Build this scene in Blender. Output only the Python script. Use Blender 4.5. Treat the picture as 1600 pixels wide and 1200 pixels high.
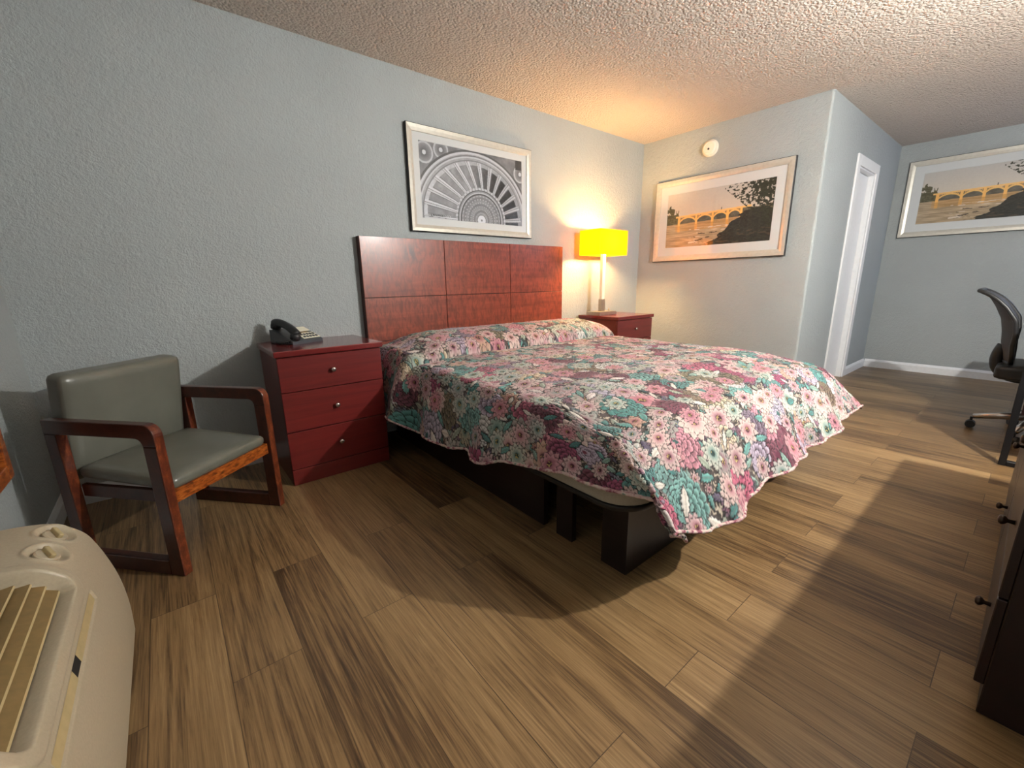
import bpy, bmesh, math, random
import numpy as np
from mathutils import Vector, Matrix

C = bpy.context.scene.collection
for o in list(bpy.data.objects):
    bpy.data.objects.remove(o)
SC = bpy.context.scene

# ------------------------------------------------------------------ camera
cam_d = bpy.data.cameras.new('camera')
cam = bpy.data.objects.new('camera', cam_d)
C.objects.link(cam)
cam_d.sensor_width = 36.0
cam_d.lens = 36.0 * 661.33 / 1600.0
cam_d.clip_start = 0.02
fw = Vector((0.6114950978, 0.7555718163, -0.2349148267))
rt = Vector((0.7749543553, -0.6318396133, -0.0149816639))
up = Vector((0.1597482163, 0.1728870541, 0.9719004959))
cam.matrix_world = Matrix(((rt.x, up.x, -fw.x, 0.37432), (rt.y, up.y, -fw.y, -2.90044),
                           (rt.z, up.z, -fw.z, 1.06846), (0, 0, 0, 1)))
SC.camera = cam

# ------------------------------------------------------------------ world, lights, exposure
wd = bpy.data.worlds.new('world')
SC.world = wd
wd.use_nodes = True
wd.node_tree.nodes['Background'].inputs[0].default_value = (0.5, 0.55, 0.6, 1)
wd.node_tree.nodes['Background'].inputs[1].default_value = 0.05


def lamp(name, kind, loc, energy, color, radius=0.06, rot=None, size=None):
    d = bpy.data.lights.new(name, kind)
    d.energy = energy
    d.color = color
    if kind == 'AREA':
        d.shape = 'RECTANGLE'
        d.size, d.size_y = size
    else:
        d.shadow_soft_size = radius
    o = bpy.data.objects.new(name, d)
    o.location = loc
    if rot:
        o.rotation_euler = rot
    C.objects.link(o)
    return o


# wall lamp above the dresser (behind the camera's right shoulder), unseen fill light added to cool the alcove
lamp('dresser_wall_light', 'POINT', (2.92, -3.5, 1.88), 98, (1.0, 0.96, 0.90), 0.022)
lamp('alcove_fill_light', 'POINT', (6.72, -4.2, 2.0), 13, (0.58, 0.70, 1.0), 0.15)
# weak area fill added on the left, acting as daylight; no window built
lamp('left_fill_light', 'AREA', (-0.10, -2.2, 1.55), 0.5, (0.82, 0.90, 1.0), rot=(0, math.radians(-90), 0), size=(1.1, 1.3))

SC.view_settings.view_transform = 'Standard'
SC.view_settings.look = 'None'
SC.view_settings.exposure = 1.3
SC.view_settings.gamma = 1.0
SC.view_settings.use_curve_mapping = False

# ------------------------------------------------------------------ helpers
rng = np.random.default_rng(7)
random.seed(7)
PI = math.pi


def lin(r, g, b):
    f = lambda c: c / 12.92 if c <= 0.04045 else ((c + 0.055) / 1.055) ** 2.4
    return (f(r / 255.0), f(g / 255.0), f(b / 255.0), 1.0)


def tag(o, label=None, cat=None, group=None, kind=None):
    if label: o['label'] = label
    if cat: o['category'] = cat
    if group: o['group'] = group
    if kind: o['kind'] = kind
    return o


def empty(name, loc=(0, 0, 0), rz=0.0):
    o = bpy.data.objects.new(name, None)
    o.empty_display_size = 0.1
    o.location = loc
    o.rotation_euler = (0, 0, rz)
    C.objects.link(o)
    return o


def obj(name, bm, mats, parent=None, smooth=False, loc=None, autosmooth=None):
    me = bpy.data.meshes.new(name)
    bmesh.ops.recalc_face_normals(bm, faces=bm.faces)
    bm.to_mesh(me)
    bm.free()
    if not isinstance(mats, (list, tuple)):
        mats = [mats]
    for m in mats:
        me.materials.append(m)
    if smooth:
        me.polygons.foreach_set('use_smooth', [True] * len(me.polygons))
        if autosmooth:
            me.set_sharp_from_angle(angle=math.radians(autosmooth))
    o = bpy.data.objects.new(name, me)
    C.objects.link(o)
    if parent:
        o.parent = parent
    if loc:
        o.location = loc
    return o


def dup(root, loc=None, rz=None):
    """a copy of a thing with copies of its parts and sub-parts"""
    r = root.copy()
    C.objects.link(r)
    if loc is not None: r.location = loc
    if rz is not None: r.rotation_euler = (0, 0, rz)
    for ch in list(root.children):
        c = ch.copy()
        C.objects.link(c)
        c.parent = r
        for g in list(ch.children):
            d = g.copy()
            C.objects.link(d)
            d.parent = c
    return r


def NB():
    return bmesh.new()


def box(bm, lo, hi, bev=0.0, seg=2, mat=0, M=None):
    r = bmesh.ops.create_cube(bm, size=1.0)
    vs = r['verts']
    c = [(a + b) / 2 for a, b in zip(lo, hi)]
    s = [abs(b - a) for a, b in zip(lo, hi)]
    for v in vs:
        v.co = Vector((c[0] + v.co.x * s[0], c[1] + v.co.y * s[1], c[2] + v.co.z * s[2]))
    fs = set(f for v in vs for f in v.link_faces)
    if bev > 0:
        es = list(set(e for v in vs for e in v.link_edges))
        n0 = set(bm.faces) - fs
        bmesh.ops.bevel(bm, geom=es, offset=bev, segments=seg, affect='EDGES', profile=0.5)
        fs = set(bm.faces) - n0
    vs = set(v for f in fs for v in f.verts)
    for f in fs: f.material_index = mat
    if M is not None:
        for v in vs: v.co = M @ v.co
    return fs


def prism(bm, pts, axis, a, b, bev=0.0, mat=0):
    """extrude a 2-D outline along an axis; pts are given in the other two axes in order"""
    def P(p, w):
        if axis == 'x': return (w, p[0], p[1])
        if axis == 'y': return (p[0], w, p[1])
        return (p[0], p[1], w)
    A = [bm.verts.new(P(p, a)) for p in pts]
    B = [bm.verts.new(P(p, b)) for p in pts]
    n = len(pts)
    fs = [bm.faces.new(A), bm.faces.new(list(reversed(B)))]
    for i in range(n):
        fs.append(bm.faces.new((A[i], B[i], B[(i + 1) % n], A[(i + 1) % n])))
    for f in fs: f.material_index = mat
    bmesh.ops.recalc_face_normals(bm, faces=fs)
    if bev > 0:
        caps = [e for f in fs[:2] for e in f.edges]
        bmesh.ops.bevel(bm, geom=list(set(caps)), offset=bev, segments=2, affect='EDGES', profile=0.5)
    return fs


def lathe(bm, prof, center=(0, 0, 0), axis='z', n=24, M=None, mat=0):
    """prof: (radius, height) pairs"""
    rings = []
    for r, h in prof:
        ring = []
        for i in range(n):
            t = 2 * PI * i / n
            p = Vector((r * math.cos(t), r * math.sin(t), h))
            if axis == 'x': p = Vector((p.z, p.x, p.y))
            if axis == 'y': p = Vector((p.x, p.z, p.y))
            p = p + Vector(center)
            if M is not None: p = M @ p
            ring.append(bm.verts.new(p))
        rings.append(ring)
    for a, b in zip(rings, rings[1:]):
        for i in range(n):
            f = bm.faces.new((a[i], a[(i + 1) % n], b[(i + 1) % n], b[i]))
            f.material_index = mat
    for ring in (rings[0], rings[-1]):
        try:
            f = bm.faces.new(ring)
            f.material_index = mat
        except ValueError:
            pass


def tube(bm, pts, r, n=10, closed=False, mat=0):
    pts = [Vector(p) for p in pts]
    N = len(pts)
    rings = []
    prev = None
    for i, p in enumerate(pts):
        if closed:
            t = (pts[(i + 1) % N] - pts[i - 1]).normalized()
        else:
            t = (pts[min(i + 1, N - 1)] - pts[max(i - 1, 0)]).normalized()
        if prev is None:
            ref = Vector((0, 0, 1)) if abs(t.z) < 0.9 else Vector((1, 0, 0))
            u = t.cross(ref).normalized()
        else:
            u = (prev - t * prev.dot(t)).normalized()
        prev = u
        v = t.cross(u)
        rr = r[i] if isinstance(r, (list, tuple)) else r
        rings.append([bm.verts.new(p + (u * math.cos(2 * PI * k / n) + v * math.sin(2 * PI * k / n)) * rr) for k in range(n)])
    m = N if closed else N - 1
    for i in range(m):
        a, b = rings[i], rings[(i + 1) % N]
        for k in range(n):
            f = bm.faces.new((a[k], a[(k + 1) % n], b[(k + 1) % n], b[k]))
            f.material_index = mat
    if not closed:
        bm.faces.new(rings[0]).material_index = mat
        bm.faces.new(rings[-1]).material_index = mat


def bez(p0, p1, p2, p3, n=12):
    out = []
    for i in range(n + 1):
        t = i / n
        out.append(tuple((1 - t) ** 3 * a + 3 * (1 - t) ** 2 * t * b + 3 * (1 - t) * t * t * c + t ** 3 * d
                         for a, b, c, d in zip(p0, p1, p2, p3)))
    return out


def rounded_rect(x0, y0, x1, y1, r, n=6):
    pts = []
    for cx, cy, a0 in ((x1 - r, y0 + r, -90), (x1 - r, y1 - r, 0), (x0 + r, y1 - r, 90), (x0 + r, y0 + r, 180)):
        for i in range(n + 1):
            a = math.radians(a0 + 90 * i / n)
            pts.append((cx + r * math.cos(a), cy + r * math.sin(a)))
    return pts


def grid_mesh(name, V, mat, parent=None, colors=None, smooth=True, flip=False):
    """V: (ny, nx, 3) array of points -> one mesh; colors: (ny, nx, 3) linear"""
    ny, nx = V.shape[:2]
    me = bpy.data.meshes.new(name)
    me.vertices.add(ny * nx)
    me.vertices.foreach_set('co', np.ascontiguousarray(V, dtype=np.float32).ravel())
    idx = np.arange(ny * nx).reshape(ny, nx)
    q = np.stack([idx[:-1, :-1], idx[:-1, 1:], idx[1:, 1:], idx[1:, :-1]], -1).reshape(-1, 4)
    if flip: q = q[:, ::-1]
    nq = len(q)
    me.loops.add(nq * 4)
    me.polygons.add(nq)
    me.loops.foreach_set('vertex_index', np.ascontiguousarray(q, dtype=np.int32).ravel())
    me.polygons.foreach_set('loop_start', np.arange(0, nq * 4, 4, dtype=np.int32))
    me.polygons.foreach_set('use_smooth', np.full(nq, smooth))
    me.update(calc_edges=True)
    if colors is not None:
        at = me.color_attributes.new('pattern', 'FLOAT_COLOR', 'POINT')
        c4 = np.ones((ny * nx, 4), np.float32)
        c4[:, :3] = colors.reshape(-1, 3)
        at.data.foreach_set('color', c4.ravel())
    me.materials.append(mat)
    o = bpy.data.objects.new(name, me)
    C.objects.link(o)
    if parent: o.parent = parent
    return o


def s2l(a):
    a = np.clip(a / 255.0, 0, 1)
    return np.where(a <= 0.04045, a / 12.92, ((a + 0.055) / 1.055) ** 2.4)


def smooth(x, a, b):
    t = np.clip((x - a) / (b - a), 0, 1)
    return t * t * (3 - 2 * t)


def vnoise(x, y, seed=0):
    """smooth value noise on arrays"""
    def h(i, j):
        n = (i.astype(np.int64) * 374761393 + j.astype(np.int64) * 668265263 + seed * 974711) & 0x7fffffff
        n = ((n ^ (n >> 13)) * 1274126177) & 0x7fffffff
        return ((n ^ (n >> 16)) & 0xffff) / 65535.0
    i, j = np.floor(x), np.floor(y)
    fx, fy = x - i, y - j
    fx, fy = fx * fx * (3 - 2 * fx), fy * fy * (3 - 2 * fy)
    return (h(i, j) * (1 - fx) + h(i + 1, j) * fx) * (1 - fy) + (h(i, j + 1) * (1 - fx) + h(i + 1, j + 1) * fx) * fy


def fbm(x, y, seed=0, oct=4):
    s, a, t = 0, 0.5, 0
    for k in range(oct):
        s = s + a * vnoise(x * 2 ** k, y * 2 ** k, seed + k)
        t += a
        a *= 0.5
    return s / t


# ------------------------------------------------------------------ materials
class NT:
    def __init__(self, name):
        self.m = bpy.data.materials.new(name)
        self.m.use_nodes = True
        self.t = self.m.node_tree
        self.n = self.t.nodes
        self.b = self.n['Principled BSDF']
        self.out = self.n['Material Output']

    def add(self, typ, **kw):
        nd = self.n.new(typ)
        for k, v in kw.items(): setattr(nd, k, v)
        return nd

    def link(self, a, b):
        self.t.links.new(a, b)

    def coord(self, scale=(1, 1, 1), kind='Object', rot=(0, 0, 0)):
        tc = self.add('ShaderNodeTexCoord')
        mp = self.add('ShaderNodeMapping')
        mp.inputs['Scale'].default_value = scale
        mp.inputs['Rotation'].default_value = rot
        self.link(tc.outputs[kind], mp.inputs['Vector'])
        return mp.outputs[0]

    def noise(self, vec, scale, detail=4, rough=0.5, dist=0.0):
        nd = self.add('ShaderNodeTexNoise')
        nd.inputs['Scale'].default_value = scale
        nd.inputs['Detail'].default_value = detail
        nd.inputs['Roughness'].default_value = rough
        nd.inputs['Distortion'].default_value = dist
        self.link(vec, nd.inputs['Vector'])
        return nd.outputs[0]

    def ramp(self, fac, stops):
        nd = self.add('ShaderNodeValToRGB')
        e = nd.color_ramp.elements
        while len(e) < len(stops): e.new(0.5)
        for el, (p, c) in zip(e, stops):
            el.position = p
            el.color = c
        self.link(fac, nd.inputs[0])
        return nd.outputs[0]

    def mix(self, fac, a, b, typ='MIX'):
        nd = self.add('ShaderNodeMix', data_type='RGBA', blend_type=typ)
        for sock, v in ((nd.inputs[0], fac), (nd.inputs[6], a), (nd.inputs[7], b)):
            if hasattr(v, 'is_linked'): self.link(v, sock)
            else: sock.default_value = v
        return nd.outputs[2]

    def math(self, op, a, b=0.0):
        nd = self.add('ShaderNodeMath', operation=op)
        for sock, v in ((nd.inputs[0], a), (nd.inputs[1], b)):
            if hasattr(v, 'is_linked'): self.link(v, sock)
            else: sock.default_value = v
        return nd.outputs[0]

    def bump(self, h, strength=0.3, dist=0.01):
        nd = self.add('ShaderNodeBump')
        nd.inputs['Strength'].default_value = strength
        nd.inputs['Distance'].default_value = dist
        self.link(h, nd.inputs['Height'])
        self.link(nd.outputs[0], self.b.inputs['Normal'])

    def set(self, color=None, rough=None, metal=None, spec=None, coat=None, coatr=None):
        b = self.b.inputs
        if color is not None:
            if hasattr(color, 'is_linked'): self.link(color, b['Base Color'])
            else: b['Base Color'].default_value = color
        if rough is not None: b['Roughness'].default_value = rough
        if metal is not None: b['Metallic'].default_value = metal
        if spec is not None: b['Specular IOR Level'].default_value = spec
        if coat is not None: b['Coat Weight'].default_value = coat
        if coatr is not None: b['Coat Roughness'].default_value = coatr
        return self


def plain(name, rgb, rough=0.5, metal=0.0, spec=0.5, var=0.06, scale=40, bump=0.0):
    """paint, plastic or metal with a slight mottling"""
    n = NT(name)
    c = lin(*rgb)
    v = n.coord()
    f = n.noise(v, scale, 3)
    d = tuple(max(0, x * (1 - var)) for x in c[:3]) + (1,)
    l = tuple(min(1, x * (1 + var)) for x in c[:3]) + (1,)
    n.set(n.ramp(f, [(0.3, d), (0.7, l)]), rough, metal, spec)
    if bump: n.bump(f, bump, 0.002)
    return n.m


def wood(name, dark, light, rough=0.35, axis='x', scale=9.0, stretch=14.0, spec=0.5, figure=0.0, coat=0.0):
    n = NT(name)
    s = {'x': (1, stretch, stretch), 'y': (stretch, 1, stretch), 'z': (stretch, stretch, 1)}[axis]
    v = n.coord(s)
    f = n.noise(v, scale * 0.25, 6, 0.6, 0.6)
    col = n.ramp(f, [(0.3, lin(*dark)), (0.7, lin(*light))])
    if figure:
        v2 = n.coord((17.0, 1, 5.0))
        g = n.noise(v2, 2.2, 3, 0.55, 1.4)
        col = n.mix(n.math('MULTIPLY', n.ramp(g, [(0.42, (0, 0, 0, 1)), (0.62, (1, 1, 1, 1))]), figure), col, lin(*[c * 0.62 for c in dark]))
    n.set(col, rough, 0, spec, coat, 0.15)
    n.bump(f, 0.05, 0.002)
    return n.m


def wall_paint(name, rgb):
    n = NT(name)
    v = n.coord()
    f = n.noise(v, 95, 3, 0.6)
    g = n.noise(v, 34, 4, 0.55)
    h = n.math('ADD', f, n.math('MULTIPLY', g, 1.2))
    c = lin(*rgb)
    big = n.noise(v, 1.3, 3)
    n.set(n.ramp(big, [(0.35, tuple(x * 0.96 for x in c[:3]) + (1,)), (0.65, tuple(x * 1.04 for x in c[:3]) + (1,))]), 0.55, 0, 0.35)
    n.bump(h, 0.8, 0.006)
    return n.m


M = {}
M['wall'] = wall_paint('wall_paint', (166, 173, 174))

n = NT('ceiling_texture')
v = n.coord()
vo = n.add('ShaderNodeTexVoronoi')
vo.inputs['Scale'].default_value = 62
n.link(v, vo.inputs['Vector'])
f = n.noise(v, 75, 4, 0.6)
h = n.math('ADD', n.math('MULTIPLY', vo.outputs['Distance'], -0.8), f)
n.set(lin(218, 207, 196), 0.9, 0, 0.2)
n.bump(h, 0.9, 0.02)
M['ceiling'] = n.m

# wood-look vinyl planks running along y
n = NT('floor_planks')
tc = n.add('ShaderNodeTexCoord')
sp = n.add('ShaderNodeSeparateXYZ')
n.link(tc.outputs['Object'], sp.inputs[0])
cb = n.add('ShaderNodeCombineXYZ')
n.link(sp.outputs['Y'], cb.inputs[0])
n.link(sp.outputs['X'], cb.inputs[1])
br = n.add('ShaderNodeTexBrick')
br.offset = 0.37
br.offset_frequency = 2
br.inputs['Color1'].default_value = (0, 0, 0, 1)
br.inputs['Color2'].default_value = (1, 1, 1, 1)
br.inputs['Mortar'].default_value = (0.5, 0.5, 0.5, 1)
br.inputs['Scale'].default_value = 1.0
br.inputs['Mortar Size'].default_value = 0.0012
br.inputs['Mortar Smooth'].default_value = 0.2
br.inputs['Brick Width'].default_value = 1.22
br.inputs['Row Height'].default_value = 0.18
n.link(cb.outputs[0], br.inputs['Vector'])
rnd = n.add('ShaderNodeSeparateColor')
n.link(br.outputs['Color'], rnd.inputs[0])
R = rnd.outputs[0]
off = n.add('ShaderNodeCombineXYZ')
n.link(n.math('MULTIPLY', R, 37.0), off.inputs[2])
n.link(n.math('MULTIPLY', R, 5.0), off.inputs[1])


def stretched(sx, sy):
    mp = n.add('ShaderNodeMapping')
    mp.inputs['Scale'].default_value = (sx, sy, 1)
    n.link(tc.outputs['Object'], mp.inputs['Vector'])
    ad = n.add('ShaderNodeVectorMath', operation='ADD')
    n.link(mp.outputs[0], ad.inputs[0])
    n.link(off.outputs[0], ad.inputs[1])
    return ad.outputs[0]


g1 = n.noise(stretched(42, 1.3), 1.0, 8, 0.7, 1.6)
g2 = n.noise(stretched(210, 5.5), 1.0, 5, 0.65, 0.4)
g3 = n.noise(stretched(5, 0.9), 1.0, 3, 0.5, 0.8)
t = n.math('ADD', n.math('MULTIPLY', g1, 0.50), n.math('ADD', n.math('MULTIPLY', g2, 0.34), n.math('MULTIPLY', g3, 0.28)))
t = n.math('ADD', t, n.math('MULTIPLY', n.math('SUBTRACT', R, 0.5), 0.11))
col = n.ramp(t, [(0.38, lin(40, 28, 18)), (0.48, lin(88, 66, 43)), (0.57, lin(128, 101, 67)), (0.74, lin(166, 137, 97))])
col = n.mix(n.math('MULTIPLY', br.outputs['Fac'], 0.7), col, lin(40, 28, 20))
n.set(col, 0.36, 0, 0.5)
n.bump(n.math('ADD', n.math('MULTIPLY', g2, 0.5), n.math('MULTIPLY', br.outputs['Fac'], -1.0)), 0.22, 0.003)
M['floor'] = n.m

M['white'] = plain('white_gloss_paint', (236, 238, 240), 0.35, var=0.02)
M['base_white'] = plain('baseboard_paint', (232, 235, 238), 0.4, var=0.03)
M['cherry'] = wood('cherry_veneer', (120, 51, 34), (150, 71, 48), 0.34, 'x', 9, 10, 0.5, 0.55, 0.15)
n = NT('cherry_veneer_marked')
# same veneer with an old rubbed mark
v = n.coord((1, 10, 10))
f = n.noise(v, 2.25, 6, 0.6, 0.6)
col = n.ramp(f, [(0.3, lin(120, 51, 34)), (0.7, lin(150, 71, 48))])
g = n.noise(n.coord((17.0, 1, 5.0)), 2.2, 3, 0.55, 1.4)
col = n.mix(n.math('MULTIPLY', n.ramp(g, [(0.42, (0, 0, 0, 1)), (0.62, (1, 1, 1, 1))]), 0.55), col, lin(83, 35, 24))
tc = n.add('ShaderNodeTexCoord')
sb = n.add('ShaderNodeVectorMath', operation='SUBTRACT')
n.link(tc.outputs['Object'], sb.inputs[0])
sb.inputs[1].default_value = (1.79 - 2.3595, -0.06, 1.275)
ml = n.add('ShaderNodeVectorMath', operation='MULTIPLY')
n.link(sb.outputs[0], ml.inputs[0])
ml.inputs[1].default_value = (11.0, 0, 11.0)
ln_ = n.add('ShaderNodeVectorMath', operation='LENGTH')
n.link(ml.outputs[0], ln_.inputs[0])
fall = n.ramp(ln_.outputs['Value'], [(0.25, (1, 1, 1, 1)), (1.0, (0, 0, 0, 1))])
blot = n.ramp(n.noise(n.coord((30, 1, 9)), 1.0, 3, 0.6, 0.5), [(0.42, (0, 0, 0, 1)), (0.52, (1, 1, 1, 1))])
col = n.mix(n.math('MULTIPLY', n.math('MULTIPLY', fall, blot), 0.75), col, lin(44, 10, 8))
n.set(col, 0.34, 0, 0.5, 0.15, 0.15)
M['cherry_marked'] = n.m
M['cherry_edge'] = wood('headboard_edge', (48, 22, 20), (66, 30, 26), 0.4)
M['groove'] = plain('dark_groove', (60, 14, 10), 0.6)
M['mahogany'] = wood('red_mahogany', (90, 25, 24), (112, 34, 31), 0.3, 'x', 8, 18, 0.5, 0, 0.2)
M['mahogany_top'] = wood('mahogany_top', (96, 24, 24), (122, 34, 32), 0.22, 'x', 8, 18, 0.5, 0, 0.4)
M['espresso'] = wood('dark_espresso_wood', (22, 9, 9), (34, 15, 14), 0.35, 'x', 8, 14)
M['black_wood'] = wood('blackish_brown_wood', (22, 14, 13), (34, 21, 18), 0.4, 'y', 8, 14)
M['knob'] = plain('brushed_nickel', (190, 175, 168), 0.25, 0.9)
M['dark_knob'] = plain('dark_bronze', (70, 58, 50), 0.3, 0.8)
M['nickel'] = plain('satin_nickel', (176, 168, 156), 0.35, 0.85)
M['silver_frame'] = plain('champagne_silver_frame', (200, 197, 186), 0.36, 0.3)
M['frame_side'] = plain('shaded_frame_side', (30, 28, 28), 0.5)  # near-black frame sides: their shade is put into the colour
M['mat_white'] = plain('mat_board', (208, 212, 213), 0.7, var=0.01)
M['black_plastic'] = plain('black_plastic', (34, 36, 38), 0.4, bump=0.05, scale=300)
M['grey_plastic'] = plain('charcoal_plastic', (62, 66, 70), 0.35)
M['white_plastic'] = plain('white_plastic', (236, 230, 216), 0.4, var=0.02)
M['beige'] = plain('beige_abs', (172, 160, 137), 0.42, var=0.05, scale=160, bump=0.12)
M['tan'] = plain('yellowed_tan_plastic', (124, 102, 62), 0.5, var=0.1, scale=60)
M['tan_light'] = plain('aged_cream_plastic', (176, 158, 116), 0.5, var=0.08)
M['void'] = plain('dark_void', (24, 20, 18), 0.9)
M['chair_wood'] = wood('dark_walnut_red', (50, 21, 15), (76, 34, 21), 0.35, 'x', 9, 10, 0.5, 0, 0.2)
M['paper'] = plain('phone_card', (228, 226, 206), 0.6)
M['cream_fabric'] = plain('box_spring_ticking', (160, 152, 136), 0.9, var=0.05, scale=120)
M['board_black'] = plain('black_platform_edge', (22, 20, 20), 0.45)
M['metal_black'] = plain('black_steel', (26, 26, 28), 0.35, 0.3)
M['alu'] = plain('polished_aluminium', (196, 190, 186), 0.25, 0.9)
M['maple'] = wood('light_maple', (196, 150, 120), (222, 180, 150), 0.4)

# worn varnish: orange bare wood showing through the finish on hard-used edges
n = NT('worn_wood')
v = n.coord((9, 9, 26))
f = n.noise(v, 3.0, 6, 0.65, 0.4)
n.set(n.ramp(f, [(0.36, lin(84, 36, 17)), (0.5, lin(148, 74, 26)), (0.66, lin(184, 108, 46))]), 0.3, 0, 0.5)
n.bump(f, 0.15, 0.002)
M['worn'] = n.m
n = NT('rubbed_edge')
v = n.coord((14, 14, 7))
f = n.noise(v, 3.0, 6, 0.7, 0.4)
n.set(n.ramp(f, [(0.42, lin(78, 34, 20)), (0.55, lin(104, 48, 26)), (0.7, lin(150, 82, 44))]), 0.32, 0, 0.5)
M['rubbed'] = n.m

# grey-olive vinyl
n = NT('grey_vinyl')
v = n.coord()
f = n.noise(v, 320, 3, 0.6)
g = n.noise(v, 6, 3)
n.set(n.ramp(g, [(0.3, lin(96, 97, 88)), (0.7, lin(110, 111, 101))]), 0.30, 0, 0.6)
n.bump(f, 0.14, 0.0015)
M['vinyl'] = n.m

# pattern read from the mesh (prints and the flowered spread)
n = NT('printed_paper')
ca = n.add('ShaderNodeVertexColor', layer_name='pattern')
n.set(ca.outputs[0], 0.6, 0, 0.3)
M['print'] = n.m
n = NT('quilted_cotton')
ca = n.add('ShaderNodeVertexColor', layer_name='pattern')
v = n.coord()
f = n.noise(v, 900, 2)
n.set(ca.outputs[0], 0.8, 0, 0.25)
n.b.inputs['Sheen Weight'].default_value = 0.15
n.bump(f, 0.1, 0.001)
M['spread'] = n.m

# picture glass: clear pane with the ordinary Fresnel reflection
n = NT('picture_glass')
n.n.remove(n.b)
fr = n.add('ShaderNodeFresnel')
fr.inputs['IOR'].default_value = 1.5
tr = n.add('ShaderNodeBsdfTransparent')
gl = n.add('ShaderNodeBsdfGlossy')
gl.inputs['Roughness'].default_value = 0.02
mx = n.add('ShaderNodeMixShader')
geo = n.add('ShaderNodeNewGeometry')
n.link(n.math('MULTIPLY', fr.outputs[0], n.math('SUBTRACT', 1.0, geo.outputs['Backfacing'])), mx.inputs[0])
n.link(tr.outputs[0], mx.inputs[1])
n.link(gl.outputs[0], mx.inputs[2])
n.link(mx.outputs[0], n.out.inputs['Surface'])
M['glass'] = n.m

# lit yellow fabric shade
n = NT('yellow_shade')
n.n.remove(n.b)
v = n.coord((600, 600, 300))
f = n.noise(v, 1.0, 2)
colr = n.ramp(f, [(0.3, lin(206, 160, 40)), (0.7, lin(218, 172, 48))])
df = n.add('ShaderNodeBsdfDiffuse')
tl = n.add('ShaderNodeBsdfTranslucent')
n.link(colr, df.inputs[0])
n.link(colr, tl.inputs[0])
mx = n.add('ShaderNodeMixShader')
mx.inputs[0].default_value = 0.75
n.link(df.outputs[0], mx.inputs[1])
n.link(tl.outputs[0], mx.inputs[2])
em = n.add('ShaderNodeEmission')
em.inputs[0].default_value = lin(255, 205, 0)
em.inputs[1].default_value = 0.12
ad = n.add('ShaderNodeAddShader')
n.link(mx.outputs[0], ad.inputs[0])
n.link(em.outputs[0], ad.inputs[1])
n.link(ad.outputs[0], n.out.inputs['Surface'])
M['shade'] = n.m
n = NT('lit_bulb')
n.b.inputs['Emission Color'].default_value = (1, 0.78, 0.45, 1)
n.b.inputs['Emission Strength'].default_value = 12
n.set((1, 0.9, 0.7, 1), 0.4)
M['bulb'] = n.m

# ------------------------------------------------------------------ room shell
XL, XR, XF, YB, YJ, YF, H = -0.157, 4.549, 6.913, 0.0, -1.651, -3.62, 2.44
YF2 = -4.6      # the alcove runs on behind the desk


def struct(name, bm, m, parent=None):
    o = obj(name, bm, m, parent)
    if parent is None: o['kind'] = 'structure'
    return o


bm = NB(); box(bm, (XL - 0.1, YF2 - 0.1, -0.08), (XF + 0.1, 0.1, 0.0)); struct('floor', bm, M['floor'])
bm = NB(); box(bm, (XL - 0.1, YF2 - 0.1, H), (XF + 0.1, 0.1, H + 0.08)); struct('ceiling', bm, M['ceiling'])
bm = NB(); box(bm, (XL - 0.1, 0, 0), (XR + 0.1, 0.1, H)); struct('wall_back', bm, M['wall'])
bm = NB(); box(bm, (XL - 0.1, YF, 0), (XL, 0, H)); struct('wall_left', bm, M['wall'])
# right wall with a softly rounded outside corner, its alcove return with the door opening
DX0, DX1, DH = 5.45, 6.03, 2.045
bm = NB()
r = 0.02
arc = [(XR + r - r * math.cos(a), YJ + r - r * math.sin(a)) for a in [i * PI / 12 for i in range(7)]]
prism(bm, [(XR, 0)] + arc + [(XR + 0.12, YJ), (XR + 0.12, 0)], 'z', 0, H)
struct('wall_right', bm, M['wall'])
bm = NB()
box(bm, (XR + 0.12, YJ, 0), (DX0, YJ + 0.12, H))
box(bm, (DX1, YJ, 0), (XF + 0.1, YJ + 0.12, H))
box(bm, (DX0, YJ, DH), (DX1, YJ + 0.12, H))
struct('wall_alcove', bm, M['wall'])
bm = NB(); box(bm, (XF, YF2, 0), (XF + 0.1, YJ, H)); struct('wall_far', bm, M['wall'])
bm = NB(); box(bm, (XL - 0.1, YF - 0.1, 0), (XF * 0.8, YF, H)); struct('wall_front', bm, M['wall'])
bm = NB(); box(bm, (XF * 0.8, YF2 - 0.1, 0), (XF + 0.1, YF2, H)); box(bm, (XF * 0.8 - 0.1, YF2 - 0.1, 0), (XF * 0.8, YF - 0.1, H))
struct('wall_vanity', bm, M['wall'])


def baseboard(name, p0, p1, nrm):
    bm = NB()
    d = Vector((p1[0] - p0[0], p1[1] - p0[1], 0))
    Lg = d.length
    prof = [(0, 0), (0.014, 0), (0.014, 0.07), (0.009, 0.082), (0.005, 0.092), (0, 0.094)]
    d.normalize()
    nv = Vector((nrm[0], nrm[1], 0))
    A = [bm.verts.new(Vector((p0[0], p0[1], 0)) + nv * a + Vector((0, 0, z))) for a, z in prof]
    B = [bm.verts.new(Vector((p1[0], p1[1], 0)) + nv * a + Vector((0, 0, z))) for a, z in prof]
    k = len(prof)
    bm.faces.new(A); bm.faces.new(B[::-1])
    for i in range(k):
        bm.faces.new((A[i], B[i], B[(i + 1) % k], A[(i + 1) % k]))
    return struct(name, bm, M['base_white'])


baseboard('baseboard_back', (XL, 0), (XR, 0), (0, -1))
baseboard('baseboard_left', (XL, -0.016), (XL, YF), (1, 0))
baseboard('baseboard_right', (XR, -0.016), (XR, YJ), (-1, 0))
baseboard('baseboard_alcove', (DX1 + 0.085, YJ), (XF, YJ), (0, -1))
baseboard('baseboard_far', (XF, YJ - 0.016), (XF, YF2), (-1, 0))

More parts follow.
